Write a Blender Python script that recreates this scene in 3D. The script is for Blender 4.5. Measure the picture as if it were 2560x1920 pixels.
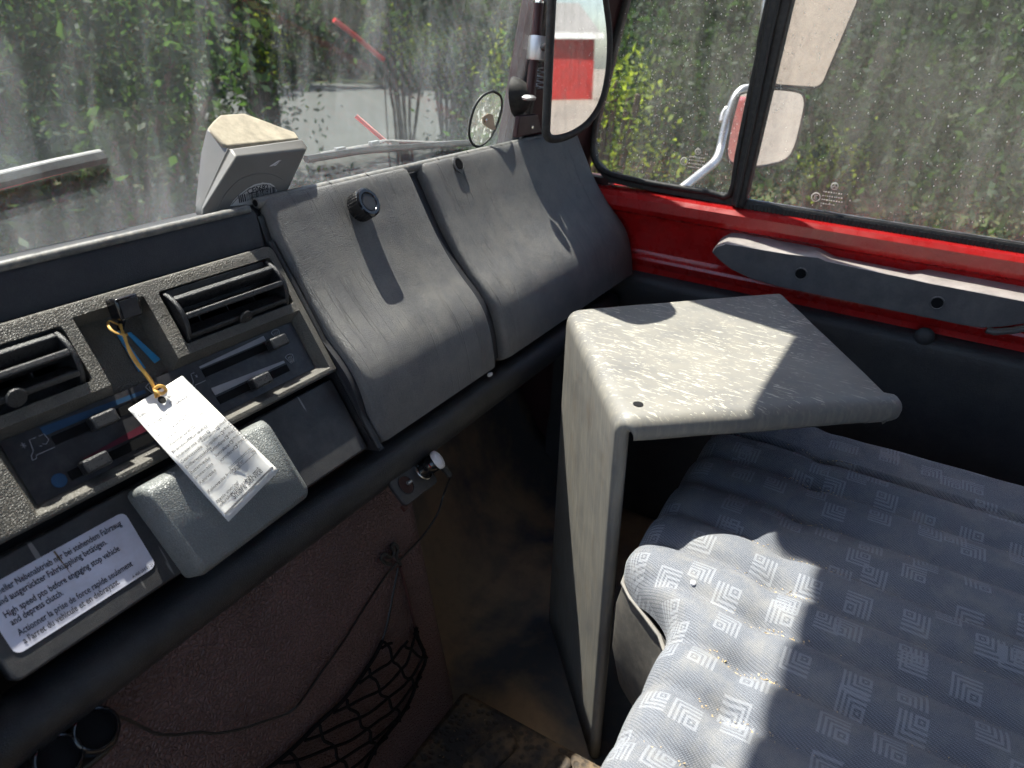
import bpy, bmesh, math, random
import numpy as np
from mathutils import Vector, Matrix, noise as mnoise
random.seed(7); np.random.seed(7)
for o in list(bpy.data.objects): bpy.data.objects.remove(o, do_unlink=True)
SC = bpy.context.scene
COL = SC.collection
PI = math.pi
def V(*a): return Vector(a)
# ------------------------------------------------------------------ camera
# cab axes: X to the passenger door, Y to the windscreen, Z up; the lens is the origin, metres
R = np.array([[0.50976884, -0.37688038, 0.77336725],
              [-0.85924937, -0.26769449, 0.43592452],
              [0.04273476, -0.88673606, -0.46029654]])
FPX = 1775.0
cam = bpy.data.cameras.new('camera'); CAM = bpy.data.objects.new('camera', cam); COL.objects.link(CAM)
cr, cd, cf = Vector(R[:, 0]), Vector(R[:, 1]), Vector(R[:, 2])
CAM.matrix_world = Matrix(((cr.x, -cd.x, -cf.x, 0), (cr.y, -cd.y, -cf.y, 0), (cr.z, -cd.z, -cf.z, 0), (0, 0, 0, 1)))
cam.sensor_width = 36.0; cam.lens = 36.0 * FPX / 2560.0
cam.clip_start = 0.02; cam.clip_end = 2000
cam.dof.use_dof = True; cam.dof.focus_distance = 0.88; cam.dof.aperture_fstop = 7.0
SC.camera = CAM
# ------------------------------------------------------------------ light
SUN_E, SUN_A = math.radians(65), math.radians(19)      # elevation, azimuth from +Y towards +X
sund = Vector((math.sin(SUN_A) * math.cos(SUN_E), math.cos(SUN_A) * math.cos(SUN_E), math.sin(SUN_E)))
W = bpy.data.worlds.new('World'); SC.world = W; W.use_nodes = True
wn = W.node_tree.nodes; wl = W.node_tree.links
bg = wn.get('Background') or wn.new('ShaderNodeBackground')
sky = wn.new('ShaderNodeTexSky'); sky.sky_type = 'NISHITA'; sky.sun_disc = False
sky.sun_elevation = SUN_E; sky.sun_rotation = SUN_A; sky.air_density = 1.0; sky.dust_density = 1.5; sky.ozone_density = 1.0
wl.new(sky.outputs[0], bg.inputs[0]); bg.inputs[1].default_value = 0.098
sl = bpy.data.lights.new('sun', 'SUN'); sl.energy = 4.3; sl.angle = math.radians(0.55); sl.color = (1.0, 0.95, 0.86)
so = bpy.data.objects.new('sun', sl); COL.objects.link(so); so.rotation_euler = sund.to_track_quat('Z', 'Y').to_euler(); so.location = (1, 3, 6)
SC.view_settings.view_transform = 'Standard'; SC.view_settings.look = 'None'
SC.view_settings.exposure = 1.9; SC.view_settings.gamma = 1.0; SC.view_settings.use_curve_mapping = False
SC.render.engine = 'CYCLES'
cy = SC.cycles
cy.use_denoising = True; cy.use_adaptive_sampling = True; cy.adaptive_threshold = 0.03; cy.max_bounces = 8; cy.diffuse_bounces = 4; cy.glossy_bounces = 4; cy.transparent_max_bounces = 20
cy.caustics_reflective = False; cy.caustics_refractive = False; cy.sample_clamp_indirect = 8.0
# ------------------------------------------------------------------ from the survey of the cab: a direction seen, met with a known plane
def ray(x, y):
    c = np.array([x - 1280.0, y - 960.0, FPX]); return Vector(R @ c).normalized()
def on(x, y, ax, val):
    r = ray(x, y); return r * (val / r[ax])
def onp(x, y, p0, n):
    r = ray(x, y); return r * (Vector(p0).dot(n) / r.dot(n))
def sheet(ox, oy, s): return lambda x, y: (ox + x / s, oy + y / s)
r5 = sheet(0, 560, 2.5925); r8 = sheet(1760, 400, 2.5925); r3 = sheet(1300, 0, 2.963); r4 = sheet(1800, 0, 2.592)
r2 = sheet(700, 0, 2.5925); r1 = sheet(0, 0, 2.5925); b1 = sheet(0, 1100, 2.5925); b3 = sheet(600, 1050, 1.9075)
b4 = sheet(1200, 1050, 1.9075); b2 = sheet(0, 1400, 3.19); b8 = sheet(460, 250, 5.3525); r6 = sheet(600, 400, 2.37)
# heater console plane: u along X, v up the slope, w out of the face
CO = Vector((0, .638, -.252)); CVv = Vector((0, .141, .214)).normalized(); CW = Vector((1, 0, 0)).cross(CVv)
def C(u, v, w=0.0): return CO + Vector((u, 0, 0)) + CVv * v + CW * w
def cuv(p, w=0.0):
    q = onp(p[0], p[1], CO + CW * w, CW) - CO; return q.x, q.dot(CVv)
# ------------------------------------------------------------------ object helpers
def tag(o, label=None, cat=None, group=None, kind=None):
    if label: o['label'] = label
    if cat: o['category'] = cat
    if group: o['group'] = group
    if kind: o['kind'] = kind
    return o
def thing(name, label, cat, loc=(0, 0, 0), group=None):
    o = bpy.data.objects.new(name, None); o.empty_display_size = .05; COL.objects.link(o); o.location = loc
    return tag(o, label, cat, group)
def link(o, parent=None):
    COL.objects.link(o)
    if parent is not None:
        o.parent = parent
        p = Vector((0, 0, 0)); q = parent
        while q is not None: p = p + q.location; q = q.parent
        # meshes are written in cab coordinates; parents are only ever translated
        o.matrix_parent_inverse = Matrix.Translation(-p) if parent.type == 'EMPTY' else Matrix.Identity(4)
    return o
def finish(me, smooth=True, angle=38):
    if smooth:
        me.shade_smooth()
        if angle is not None: me.set_sharp_from_angle(angle=math.radians(angle))
def mk(name, verts, faces, mat, parent=None, smooth=True, angle=38, bevel=0, seg=2, solid=0, sub=0, uvs=None, fix=True):
    me = bpy.data.meshes.new(name); me.from_pydata([tuple(v) for v in verts], [], faces)
    if uvs is not None:
        lay = me.uv_layers.new(name='UVMap')
        for lp in me.loops: lay.data[lp.index].uv = uvs[lp.vertex_index]
    if fix:
        bm = bmesh.new(); bm.from_mesh(me); bmesh.ops.recalc_face_normals(bm, faces=bm.faces); bm.to_mesh(me); bm.free()
    finish(me, smooth, angle)
    if mat: me.materials.append(mat)
    o = bpy.data.objects.new(name, me); link(o, parent)
    if solid:
        m = o.modifiers.new('solid', 'SOLIDIFY'); m.thickness = abs(solid); m.offset = -1 if solid > 0 else 1
    if bevel:
        m = o.modifiers.new('bevel', 'BEVEL'); m.width = bevel; m.segments = seg; m.limit_method = 'ANGLE'; m.angle_limit = math.radians(35)
        m.harden_normals = False
    if sub:
        m = o.modifiers.new('sub', 'SUBSURF'); m.levels = sub; m.render_levels = sub
    return o
def boxdata(o, a, b, c, lo, hi):
    vs = []
    for k in (lo[2], hi[2]):
        for j in (lo[1], hi[1]):
            for i in (lo[0], hi[0]): vs.append(Vector(o) + Vector(a) * i + Vector(b) * j + Vector(c) * k)
    fs = [(0, 2, 3, 1), (4, 5, 7, 6), (0, 1, 5, 4), (2, 6, 7, 3), (0, 4, 6, 2), (1, 3, 7, 5)]
    return vs, fs
AX = (Vector((1, 0, 0)), Vector((0, 1, 0)), Vector((0, 0, 1)))
def box(name, lo, hi, mat, parent=None, bevel=0, frame=None, seg=2):
    o, a, b, c = frame or ((0, 0, 0),) + AX
    vs, fs = boxdata(o, a, b, c, lo, hi)
    return mk(name, vs, fs, mat, parent, bevel=bevel, seg=seg)
CF = (CO, Vector((1, 0, 0)), CVv, CW)          # console frame
def prism(name, poly, ext, mat, parent=None, bevel=0, seg=2, smooth=True):
    n = len(poly); ext = Vector(ext); vs = [Vector(p) for p in poly] + [Vector(p) + ext for p in poly]
    fs = [tuple(range(n))[::-1], tuple(range(n, 2 * n))] + [(i, (i + 1) % n, n + (i + 1) % n, n + i) for i in range(n)]
    return mk(name, vs, fs, mat, parent, bevel=bevel, seg=seg, smooth=smooth)
def spline(pts, k=6):
    pts = [Vector(p) for p in pts]; out = []
    if len(pts) < 3: return pts
    for i in range(len(pts) - 1):
        p0 = pts[max(i - 1, 0)]; p1 = pts[i]; p2 = pts[i + 1]; p3 = pts[min(i + 2, len(pts) - 1)]
        for j in range(k):
            t = j / k
            out.append(.5 * ((2 * p1) + (p2 - p0) * t + (2 * p0 - 5 * p1 + 4 * p2 - p3) * t * t + (3 * p1 - p0 - 3 * p2 + p3) * t ** 3))
    out.append(pts[-1]); return out
def tubedata(pts, r, seg=8, closed=False, flat=1.0, cap=True):
    pts = [Vector(p) for p in pts]; n = len(pts); vs = []; fs = []
    rr = r if hasattr(r, '__len__') else [r] * n
    up = None
    for i, p in enumerate(pts):
        a = pts[(i - 1) % n] if (closed or i > 0) else p; b = pts[(i + 1) % n] if (closed or i < n - 1) else p
        t = (b - a).normalized()
        if up is None:
            up = Vector((0, 0, 1)) if abs(t.z) < .9 else Vector((1, 0, 0))
        s = t.cross(up).normalized(); up = s.cross(t).normalized()
        for j in range(seg):
            g = 2 * PI * j / seg; vs.append(p + s * (math.cos(g) * rr[i]) + up * (math.sin(g) * rr[i] * flat))
    m = n if closed else n - 1
    for i in range(m):
        for j in range(seg):
            a = i * seg + j; b = i * seg + (j + 1) % seg; c = ((i + 1) % n) * seg + (j + 1) % seg; d = ((i + 1) % n) * seg + j
            fs.append((a, b, c, d))
    if not closed and cap:
        fs.append(tuple(range(seg))[::-1]); fs.append(tuple(range((n - 1) * seg, n * seg)))
    return vs, fs
def tube(name, pts, r, mat, parent=None, seg=8, closed=False, flat=1.0):
    vs, fs = tubedata(pts, r, seg, closed, flat); return mk(name, vs, fs, mat, parent, angle=50)
def tubes(name, paths, r, mat, parent=None, seg=6):
    vs = []; fs = []
    for p in paths:
        a, b = tubedata(p, r, seg); k = len(vs); vs += a; fs += [tuple(i + k for i in f) for f in b]
    return mk(name, vs, fs, mat, parent, angle=50)
def lathe(name, prof, o, axis, mat, parent=None, seg=24, ref=None, angle=35):
    """prof: (radius, distance along the axis)"""
    ax = Vector(axis).normalized(); rf = Vector(ref) if ref else (Vector((0, 0, 1)) if abs(ax.z) < .9 else Vector((1, 0, 0)))
    s = ax.cross(rf).normalized(); u = s.cross(ax); vs = []; fs = []
    for r, d in prof:
        for j in range(seg):
            g = 2 * PI * j / seg; vs.append(Vector(o) + ax * d + (s * math.cos(g) + u * math.sin(g)) * max(r, 1e-5))
    for i in range(len(prof) - 1):
        for j in range(seg): fs.append((i * seg + j, i * seg + (j + 1) % seg, (i + 1) * seg + (j + 1) % seg, (i + 1) * seg + j))
    if prof[0][0] > 1e-4: fs.append(tuple(range(seg))[::-1])
    if prof[-1][0] > 1e-4: fs.append(tuple(range((len(prof) - 1) * seg, len(prof) * seg)))
    return mk(name, vs, fs, mat, parent, angle=angle)
def grid(name, rows, mat, parent=None, closed_r=False, closed_c=False, uvs=None, angle=50, solid=0, bevel=0, caps=False):
    nr = len(rows); nc = len(rows[0]); vs = [v for r in rows for v in r]; fs = []
    for i in range(nr if closed_r else nr - 1):
        for j in range(nc if closed_c else nc - 1):
            i2 = (i + 1) % nr; j2 = (j + 1) % nc
            fs.append((i * nc + j, i * nc + j2, i2 * nc + j2, i2 * nc + j))
    if caps:
        fs.append(tuple(range(nc))); fs.append(tuple(range((nr - 1) * nc, nr * nc))[::-1])
    return mk(name, vs, fs, mat, parent, angle=angle, uvs=[u for r in uvs for u in r] if uvs else None, solid=solid, bevel=bevel, fix=solid == 0)
def extrude_x(name, prof, xs, mat, parent=None, bevel=0, angle=40):
    """closed (y, z) section swept along X"""
    rows = [[Vector((x, y, z)) for (y, z) in prof] for x in xs]
    return grid(name, rows, mat, parent, closed_c=True, caps=True, angle=angle, bevel=bevel)
def bake(o):
    dg = bpy.context.evaluated_depsgraph_get(); me = bpy.data.meshes.new_from_object(o.evaluated_get(dg)); o.modifiers.clear(); o.data = me; return o
def cut(o, cutters, smooth=True):
    """take the cutters out of o"""
    for c in cutters:
        m = o.modifiers.new('cut', 'BOOLEAN'); m.operation = 'DIFFERENCE'; m.solver = 'EXACT'; m.object = c
    bpy.context.view_layer.update(); bake(o)
    for c in cutters: bpy.data.objects.remove(c, do_unlink=True)
    finish(o.data, smooth, 35)
    return o
def text(name, s, size, mat, place, parent=None, width=None, align='LEFT', bold=0.0, shear=0.0):
    """flat lettering; place(a, b) gives the point a metres along and b metres up the line"""
    c = bpy.data.curves.new(name, 'FONT'); c.body = s; c.size = size; c.align_x = align; c.resolution_u = 2; c.offset = bold; c.shear = shear
    t = bpy.data.objects.new(name, c); COL.objects.link(t); bpy.context.view_layer.update()
    dg = bpy.context.evaluated_depsgraph_get(); me = bpy.data.meshes.new_from_object(t.evaluated_get(dg))
    bpy.data.objects.remove(t, do_unlink=True)
    co = np.zeros(len(me.vertices) * 3); me.vertices.foreach_get('co', co); co = co.reshape(-1, 3)
    k = 1.0
    if width and len(co): k = width / max(1e-6, co[:, 0].max() - co[:, 0].min())
    for i, v in enumerate(me.vertices): v.co = place(co[i, 0] * k, co[i, 1])
    me.materials.clear(); me.materials.append(mat); me.name = name
    o = bpy.data.objects.new(name, me); link(o, parent); return o
def round_poly(pts, r, k=5):
    out = []; n = len(pts); rr = r if hasattr(r, '__len__') else [r] * n
    for i in range(n):
        p = Vector(pts[i]); a = (Vector(pts[i - 1]) - p); b = (Vector(pts[(i + 1) % n]) - p)
        d = min(rr[i], a.length * .48, b.length * .48); pa = p + a.normalized() * d; pb = p + b.normalized() * d
        if d < 1e-6: out.append(p); continue
        for j in range(k + 1):
            t = j / k; out.append(pa * (1 - t) ** 2 + p * (2 * t * (1 - t)) + pb * t * t)
    return out
# ------------------------------------------------------------------ materials
class NT:
    def __init__(s, name):
        s.m = bpy.data.materials.new(name); s.m.use_nodes = True; s.t = s.m.node_tree; s.t.nodes.clear()
        s.out = s.n('OutputMaterial')
    def n(s, ty, **kw):
        nd = s.t.nodes.new('ShaderNode' + ty)
        for k, v in kw.items(): setattr(nd, k, v)
        return nd
    def put(s, sock, v):
        if isinstance(v, bpy.types.NodeSocket): s.t.links.new(v, sock)
        elif v is not None:
            if hasattr(v, '__len__') and len(v) == 3 and sock.type == 'RGBA': v = tuple(v) + (1,)
            sock.default_value = v
    def math(s, op, a, b=None, c=None, clamp=False):
        nd = s.n('Math', operation=op); nd.use_clamp = clamp; s.put(nd.inputs[0], a)
        if b is not None: s.put(nd.inputs[1], b)
        if c is not None: s.put(nd.inputs[2], c)
        return nd.outputs[0]
    def mix(s, f, a, b):
        nd = s.n('Mix', data_type='RGBA'); s.put(nd.inputs[0], f); s.put(nd.inputs[6], a); s.put(nd.inputs[7], b); return nd.outputs[2]
    def mapr(s, v, a, b, c=0.0, d=1.0, smooth=False):
        nd = s.n('MapRange'); nd.interpolation_type = 'SMOOTHSTEP' if smooth else 'LINEAR'
        s.put(nd.inputs[0], v); s.put(nd.inputs[1], a); s.put(nd.inputs[2], b); s.put(nd.inputs[3], c); s.put(nd.inputs[4], d); return nd.outputs[0]
    def co(s, kind='Object', scale=(1, 1, 1), rot=(0, 0, 0), loc=(0, 0, 0)):
        tc = s.n('TexCoord'); mp = s.n('Mapping'); s.t.links.new(tc.outputs[kind], mp.inputs[0])
        mp.inputs['Scale'].default_value = scale; mp.inputs['Rotation'].default_value = rot; mp.inputs['Location'].default_value = loc
        return mp.outputs[0]
    def noise(s, vec, scale, detail=4, rough=.55, dist=0.0):
        nd = s.n('TexNoise'); s.put(nd.inputs['Vector'], vec); nd.inputs['Scale'].default_value = scale; nd.inputs['Detail'].default_value = detail
        nd.inputs['Roughness'].default_value = rough; nd.inputs['Distortion'].default_value = dist; return nd.outputs[0]
    def voro(s, vec, scale, feature='F1', rnd=1.0):
        nd = s.n('TexVoronoi', feature=feature); s.put(nd.inputs['Vector'], vec); nd.inputs['Scale'].default_value = scale
        nd.inputs['Randomness'].default_value = rnd; return nd.outputs['Distance'] if 'Distance' in nd.outputs else nd.outputs[0]
    def bump(s, h, strength, dist, normal=None):
        nd = s.n('Bump'); s.put(nd.inputs['Height'], h); nd.inputs['Strength'].default_value = strength; nd.inputs['Distance'].default_value = dist
        if normal is not None: s.put(nd.inputs['Normal'], normal)
        return nd.outputs[0]
    def bsdf(s, col, rough=.5, spec=.5, metal=0.0, normal=None, coat=0.0, sheen=0.0):
        nd = s.n('BsdfPrincipled'); s.put(nd.inputs['Base Color'], col); s.put(nd.inputs['Roughness'], rough); s.put(nd.inputs['Metallic'], metal)
        s.put(nd.inputs['Specular IOR Level'], spec)
        if coat: nd.inputs['Coat Weight'].default_value = coat; nd.inputs['Coat Roughness'].default_value = .15
        if sheen: nd.inputs['Sheen Weight'].default_value = sheen
        if normal is not None: s.put(nd.inputs['Normal'], normal)
        return nd.outputs[0]
    def done(s, surf): s.t.links.new(surf, s.out.inputs[0]); return s.m
def plain(name, col, rough=.5, spec=.5, metal=0.0, var=.25, vscale=25, grain=0.0, gscale=300, coat=0.0, dust=0.0, dcol=(.36, .32, .26)):
    m = NT(name); oc = m.co(); nz = m.noise(oc, vscale, 6)
    base = m.mix(m.mapr(nz, .3, .7), tuple(c * (1 - var) for c in col), tuple(min(1, c * (1 + var)) for c in col))
    if dust:
        dn = m.noise(oc, vscale * 2.3, 8, .7); base = m.mix(m.mapr(dn, .45, .75, 0, dust), base, dcol)
    rg = m.mapr(m.noise(oc, vscale * 3, 4), .3, .7, max(.02, rough - .08), min(1, rough + .08))
    nrm = m.bump(m.noise(oc, gscale, 3), grain, .001) if grain else None
    return m.done(m.bsdf(base, rg, spec, metal, nrm, coat))
def leather(name, col, rough, scale, strength, dist=.0012, var=.2, dust=0.0, dcol=(.4, .37, .31), streak=0.0, spec=.5, scratch=0.0, sunlit_topdust=0.0):
    m = NT(name); oc = m.co()
    wob = m.n('VectorMath', operation='ADD'); m.put(wob.inputs[0], oc)
    nn = m.n('TexNoise'); m.put(nn.inputs['Vector'], oc); nn.inputs['Scale'].default_value = scale * .35; nn.inputs['Detail'].default_value = 2
    sc_ = m.n('VectorMath', operation='SCALE'); m.put(sc_.inputs[0], nn.outputs['Color']); sc_.inputs['Scale'].default_value = 1.2 / scale; m.put(wob.inputs[1], sc_.outputs[0])
    v1 = m.voro(wob.outputs[0], scale, 'DISTANCE_TO_EDGE'); cells = m.mapr(v1, 0, .28, 0, 1, True)
    h = m.math('ADD', cells, m.math('MULTIPLY', m.noise(oc, scale * .25, 4), .7))
    crease = None
    if streak:
        st = m.noise(m.co(scale=(1, .03, .03)), 70, 2, .5, .12); zone = m.mapr(m.noise(m.co(loc=(4, 1, 2)), 5, 2, .5), .42, .60)
        crease = m.math('MULTIPLY', m.mapr(m.math('ABSOLUTE', m.math('SUBTRACT', st, .55)), .0, .018, 1.0, 0.0, True), zone)
    nz = m.noise(oc, 9, 7, .6)
    base = m.mix(m.mapr(nz, .3, .7), tuple(c * (1 - var) for c in col), tuple(c * (1 + var) for c in col))
    base = m.mix(m.math('MULTIPLY', m.math('SUBTRACT', 1.0, cells), .5), base, tuple(c * .55 for c in col))
    if dust:
        dn = m.noise(oc, 22, 9, .72); base = m.mix(m.mapr(dn, .42, .78, 0, dust), base, dcol)
    if sunlit_topdust:
        gn = m.n('NewGeometry'); gs = m.n('SeparateXYZ'); m.put(gs.inputs[0], gn.outputs['True Normal'])
        base = m.mix(m.math('MULTIPLY', m.mapr(gs.outputs[2], .25, .7), m.mapr(m.noise(oc, 30, 8, .7), .25, .7, sunlit_topdust * .45, sunlit_topdust)), base, dcol)  # upward faces paler: sunlight put into the colour together with dust
    if scratch:
        s1 = m.noise(m.co(scale=(1, .1, .1), rot=(0, 0, .35)), 130, 2, .4, .2); base = m.mix(m.mapr(s1, .71, .74, 0, scratch), base, (.5, .48, .45))
    rg = m.mapr(nz, .3, .7, rough - .07, rough + .09)
    nr = m.bump(h, strength, dist)
    if crease is not None: nr = m.bump(crease, streak, .0022, nr)
    return m.done(m.bsdf(base, rg, spec, 0, nr))
MAT = {}
MAT['cover'] = leather('grained_grey_vinyl', (.120, .119, .121), .47, 520, .55, .0006, dust=.22, streak=.6, scratch=.06)
MAT['dashblack'] = leather('navy_black_vinyl', (.022, .023, .030), .5, 500, .3, .0006, dust=.06)
MAT['bead'] = plain('dusty_grey_piping', (.115, .115, .112), .45, .5, var=.35, vscale=60, grain=.3, dust=.5)
MAT['roll'] = leather('black_padded_vinyl', (.018, .019, .023), .40, 420, .35, .0006, dust=.08)
MAT['console'] = leather('grained_console_plastic', (.078, .073, .065), .50, 480, .7, .0006, dust=.28, dcol=(.28, .25, .20))
MAT['consoleflat'] = plain('satin_black_plastic', (.022, .022, .026), .42, .45, var=.2, vscale=40, grain=.08, gscale=900, dust=.08)
MAT['blank'] = leather('scuffed_black_panel', (.030, .030, .033), .45, 900, .25, .0004, dust=.12, scratch=.35)
MAT['ashtray'] = leather('grey_grained_box', (.15, .16, .16), .36, 450, .6, .0005, dust=.12)
MAT['knobblack'] = plain('black_slider_knob', (.018, .018, .02), .32, .5, grain=.6, gscale=1400, vscale=200)
MAT['gloss'] = plain('glossy_black_plastic', (.010, .010, .012), .12, .5, vscale=80)
MAT['rubber'] = plain('black_rubber', (.014, .014, .015), .55, .4, grain=.25, gscale=500, vscale=50, dust=.10)
MAT['void'] = plain('black_inside', (.004, .004, .005), .8, .2)  # near-black; stands in for the shade inside holes and slots
MAT['red'] = plain('red_cab_paint', (.40, .008, .009), .28, .5, var=.10, vscale=12, coat=.5, dust=.10, dcol=(.35, .10, .08))
MAT['redout'] = plain('red_truck_paint', (.48, .015, .012), .35, .5, var=.12, vscale=6, dust=.15)
MAT['doorcard'] = leather('charcoal_door_card', (.032, .032, .037), .55, 260, .3, .0007, dust=.05)
MAT['arm'] = leather('worn_grey_armrest', (.075, .072, .078), .55, 600, .35, .0005, dust=.12, dcol=(.56, .50, .47), sunlit_topdust=.8)  # pale top is partly painted sunlight, partly dust
MAT['brown'] = leather('brown_grained_tunnel_cover', (.125, .072, .070), .5, 190, 1.0, .0016, var=.3, dust=.05, dcol=(.2, .13, .11))
MAT['white'] = plain('white_print', (.62, .62, .62), .5, .3)
MAT['greyprint'] = plain('grey_print', (.30, .30, .32), .5, .3)
MAT['blueprint'] = plain('blue_print', (.020, .060, .125), .5, .3)
MAT['redprint'] = plain('red_print', (.085, .012, .024), .5, .3)
MAT['ink'] = plain('dark_ink', (.05, .05, .065), .6, .2)
MAT['ink2'] = plain('grey_ink', (.16, .16, .17), .6, .2)
MAT['pencil'] = plain('pencil_marks', (.42, .42, .44), .6, .2)
MAT['sticker'] = plain('lilac_white_sticker', (.60, .60, .70), .4, .4, var=.10, vscale=30, dust=.22, dcol=(.33, .28, .22))
MAT['paper'] = plain('white_card', (.72, .71, .69), .6, .3, var=.05, vscale=18)
MAT['band'] = plain('yellow_rubber_band', (.62, .36, .09), .5, .4, var=.2, vscale=80)
MAT['blueplastic'] = plain('blue_strip', (.03, .24, .48), .45, .4, vscale=60, dust=.15)
MAT['chrome'] = plain('bright_metal', (.7, .69, .66), .22, .5, 1.0, var=.12)
MAT['steel'] = plain('grey_metal', (.42, .42, .43), .38, .5, .8, var=.2)
MAT['cable'] = plain('black_cable', (.012, .012, .013), .4, .5)
MAT['whitecap'] = plain('white_plastic_cap', (.72, .70, .72), .3, .5, var=.04)
MAT['lens'] = plain('red_lens', (.4, .01, .02), .2, .5)
MAT['obu'] = plain('grey_plastic_case', (.165, .160, .152), .42, .4, var=.10, vscale=18, dust=.25, dcol=(.15, .14, .13))
MAT['obutop'] = plain('dust_covered_plastic', (.30, .265, .205), .8, .2, var=.25, vscale=70, grain=.4, gscale=700, dust=.35, dcol=(.40, .36, .29))
MAT['label'] = plain('silver_label', (.55, .55, .55), .35, .5, var=.08)
MAT['tan'] = plain('tan_sticker', (.52, .40, .30), .6, .2)
MAT['black'] = plain('matt_black', (.012, .012, .013), .5, .4)
MAT['roof'] = plain('grey_headliner', (.16, .16, .16), .8, .2)
MAT['lid'] = plain('vinyl_grey', (.085, .080, .074), .5, .4, var=.15, vscale=25, grain=.15, dust=.25)
MAT['piping'] = plain('dusty_piping', (.17, .16, .15), .6, .3, dust=.3)
MAT['pink'] = plain('faded_red_paint', (.55, .24, .21), .6, .3)
MAT['cord'] = plain('black_elastic_cord', (.008, .008, .009), .9, .1)
MAT['darkred'] = plain('dark_rusty_bore', (.045, .014, .010), .6, .3)
MAT['maroon'] = plain('dark_maroon_lining', (.040, .014, .016), .5, .4)
MAT['mud'] = plain('dry_mud', (.19, .13, .08), .95, .1, var=.4, vscale=120, grain=.8, gscale=400)
MAT['crumb'] = plain('straw_crumbs', (.62, .46, .24), .9, .1, var=.4, vscale=300)
def mirror_mat():
    m = NT('mirror_glass'); oc = m.co(); d = m.mapr(m.noise(oc, 40, 8, .7), .45, .8, 0, .30)
    g = m.n('BsdfGlossy'); g.inputs['Color'].default_value = (.70, .70, .71, 1); g.inputs['Roughness'].default_value = .015
    f = m.n('BsdfDiffuse'); f.inputs['Color'].default_value = (.45, .42, .40, 1)
    x = m.n('MixShader'); m.put(x.inputs[0], d); m.put(x.inputs[1], g.outputs[0]); m.put(x.inputs[2], f.outputs[0]); return m.done(x.outputs[0])
MAT['mirror'] = mirror_mat()
def glass_mat(name, kind):
    """thin pane: clear glass, a Fresnel reflection, a film of road dirt, and a reflection haze painted low on the windscreen"""
    m = NT(name); oc = m.co()
    if kind == 'wind':
        a = m.noise(m.co(scale=(1, 1, .10)), 26, 7, .62, .6)                   # run-down streaks
        b = m.noise(oc, 3.1, 5, .6, .3); c = m.noise(oc, 330, 2, .5)
        w = m.n('TexWave', wave_type='RINGS', rings_direction='SPHERICAL'); m.put(w.inputs['Vector'], m.co(loc=(-.35, -.75, .62)))
        w.inputs['Scale'].default_value = 24; w.inputs['Distortion'].default_value = 1.6; w.inputs['Detail'].default_value = 3
        sweep = m.mapr(m.noise(oc, 2.0, 3, .5), .42, .62)
        d = m.math('ADD', m.mapr(a, .47, .72, .0, .17), m.mapr(b, .42, .72, .0, .10))
        d = m.math('ADD', d, m.math('MULTIPLY', m.math('MULTIPLY', w.outputs[1], sweep), .05))
        sz = m.n('SeparateXYZ'); m.put(sz.inputs[0], oc)
        low = m.math('MULTIPLY', m.mapr(sz.outputs[2], -.08, -.27, 0, 1, True), m.mapr(m.noise(m.co(scale=(1, 1, .25)), 9, 6, .65, .5), .3, .7, .02, .22))  # paler foot of the pane: dash reflection painted as a dirt-like haze
        d = m.math('ADD', d, low); d = m.math('ADD', d, m.mapr(c, .715, .76, 0, .35))
        dc = (.58, .63, .66)
    else:
        a = m.noise(m.co(scale=(1, 1, .16)), 30, 6, .65, .3); b = m.noise(oc, 3.5, 5, .6)
        c = m.math('MULTIPLY', m.mapr(m.noise(oc, 430, 3, .65), .46, .70), m.mapr(m.noise(oc, 7, 4, .6), .30, .70, .25, 1.0)); e = m.voro(oc, 120)
        d = m.math('ADD', m.mapr(a, .42, .72, .0, .17), m.mapr(b, .3, .7, .0, .07))
        d = m.math('ADD', d, m.math('MULTIPLY', c, .30)); d = m.math('ADD', d, m.mapr(e, .12, .05, 0, .10))
        dc = (.62, .60, .53)
    d = m.math('MULTIPLY', d, .44 if kind == 'wind' else .80, clamp=True)
    tr = m.n('BsdfTransparent'); tr.inputs['Color'].default_value = (.965, .98, .972, 1)
    tl = m.n('BsdfTranslucent'); tl.inputs['Color'].default_value = tuple(dc) + (1,)
    df = m.n('BsdfDiffuse'); df.inputs['Color'].default_value = tuple(dc) + (1,)
    mx = m.n('MixShader'); mx.inputs[0].default_value = .45; m.put(mx.inputs[1], tl.outputs[0]); m.put(mx.inputs[2], df.outputs[0])
    m2 = m.n('MixShader'); m.put(m2.inputs[0], d); m.put(m2.inputs[1], tr.outputs[0]); m.put(m2.inputs[2], mx.outputs[0])
    lw = m.n('LayerWeight'); lw.inputs[0].default_value = .5
    frs = m.math('ADD', m.math('MULTIPLY', m.math('POWER', lw.outputs['Facing'], 5.0), .5), .02)
    gl = m.n('BsdfGlossy'); gl.inputs['Roughness'].default_value = .01
    m3 = m.n('MixShader'); m.put(m3.inputs[0], frs); m.put(m3.inputs[1], m2.outputs[0]); m.put(m3.inputs[2], gl.outputs[0])
    return m.done(m3.outputs[0])
MAT['wind'] = glass_mat('dirty_windscreen_glass', 'wind'); MAT['side'] = glass_mat('dusty_side_glass', 'side')
def drop_mat():
    m = NT('dried_drops'); tl = m.n('BsdfTranslucent'); tl.inputs[0].default_value = (.8, .8, .76, 1); df = m.n('BsdfDiffuse'); df.inputs[0].default_value = (.75, .74, .70, 1)
    x = m.n('MixShader'); x.inputs[0].default_value = .5; m.put(x.inputs[1], tl.outputs[0]); m.put(x.inputs[2], df.outputs[0]); return m.done(x.outputs[0])
MAT['drop'] = drop_mat()
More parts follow.
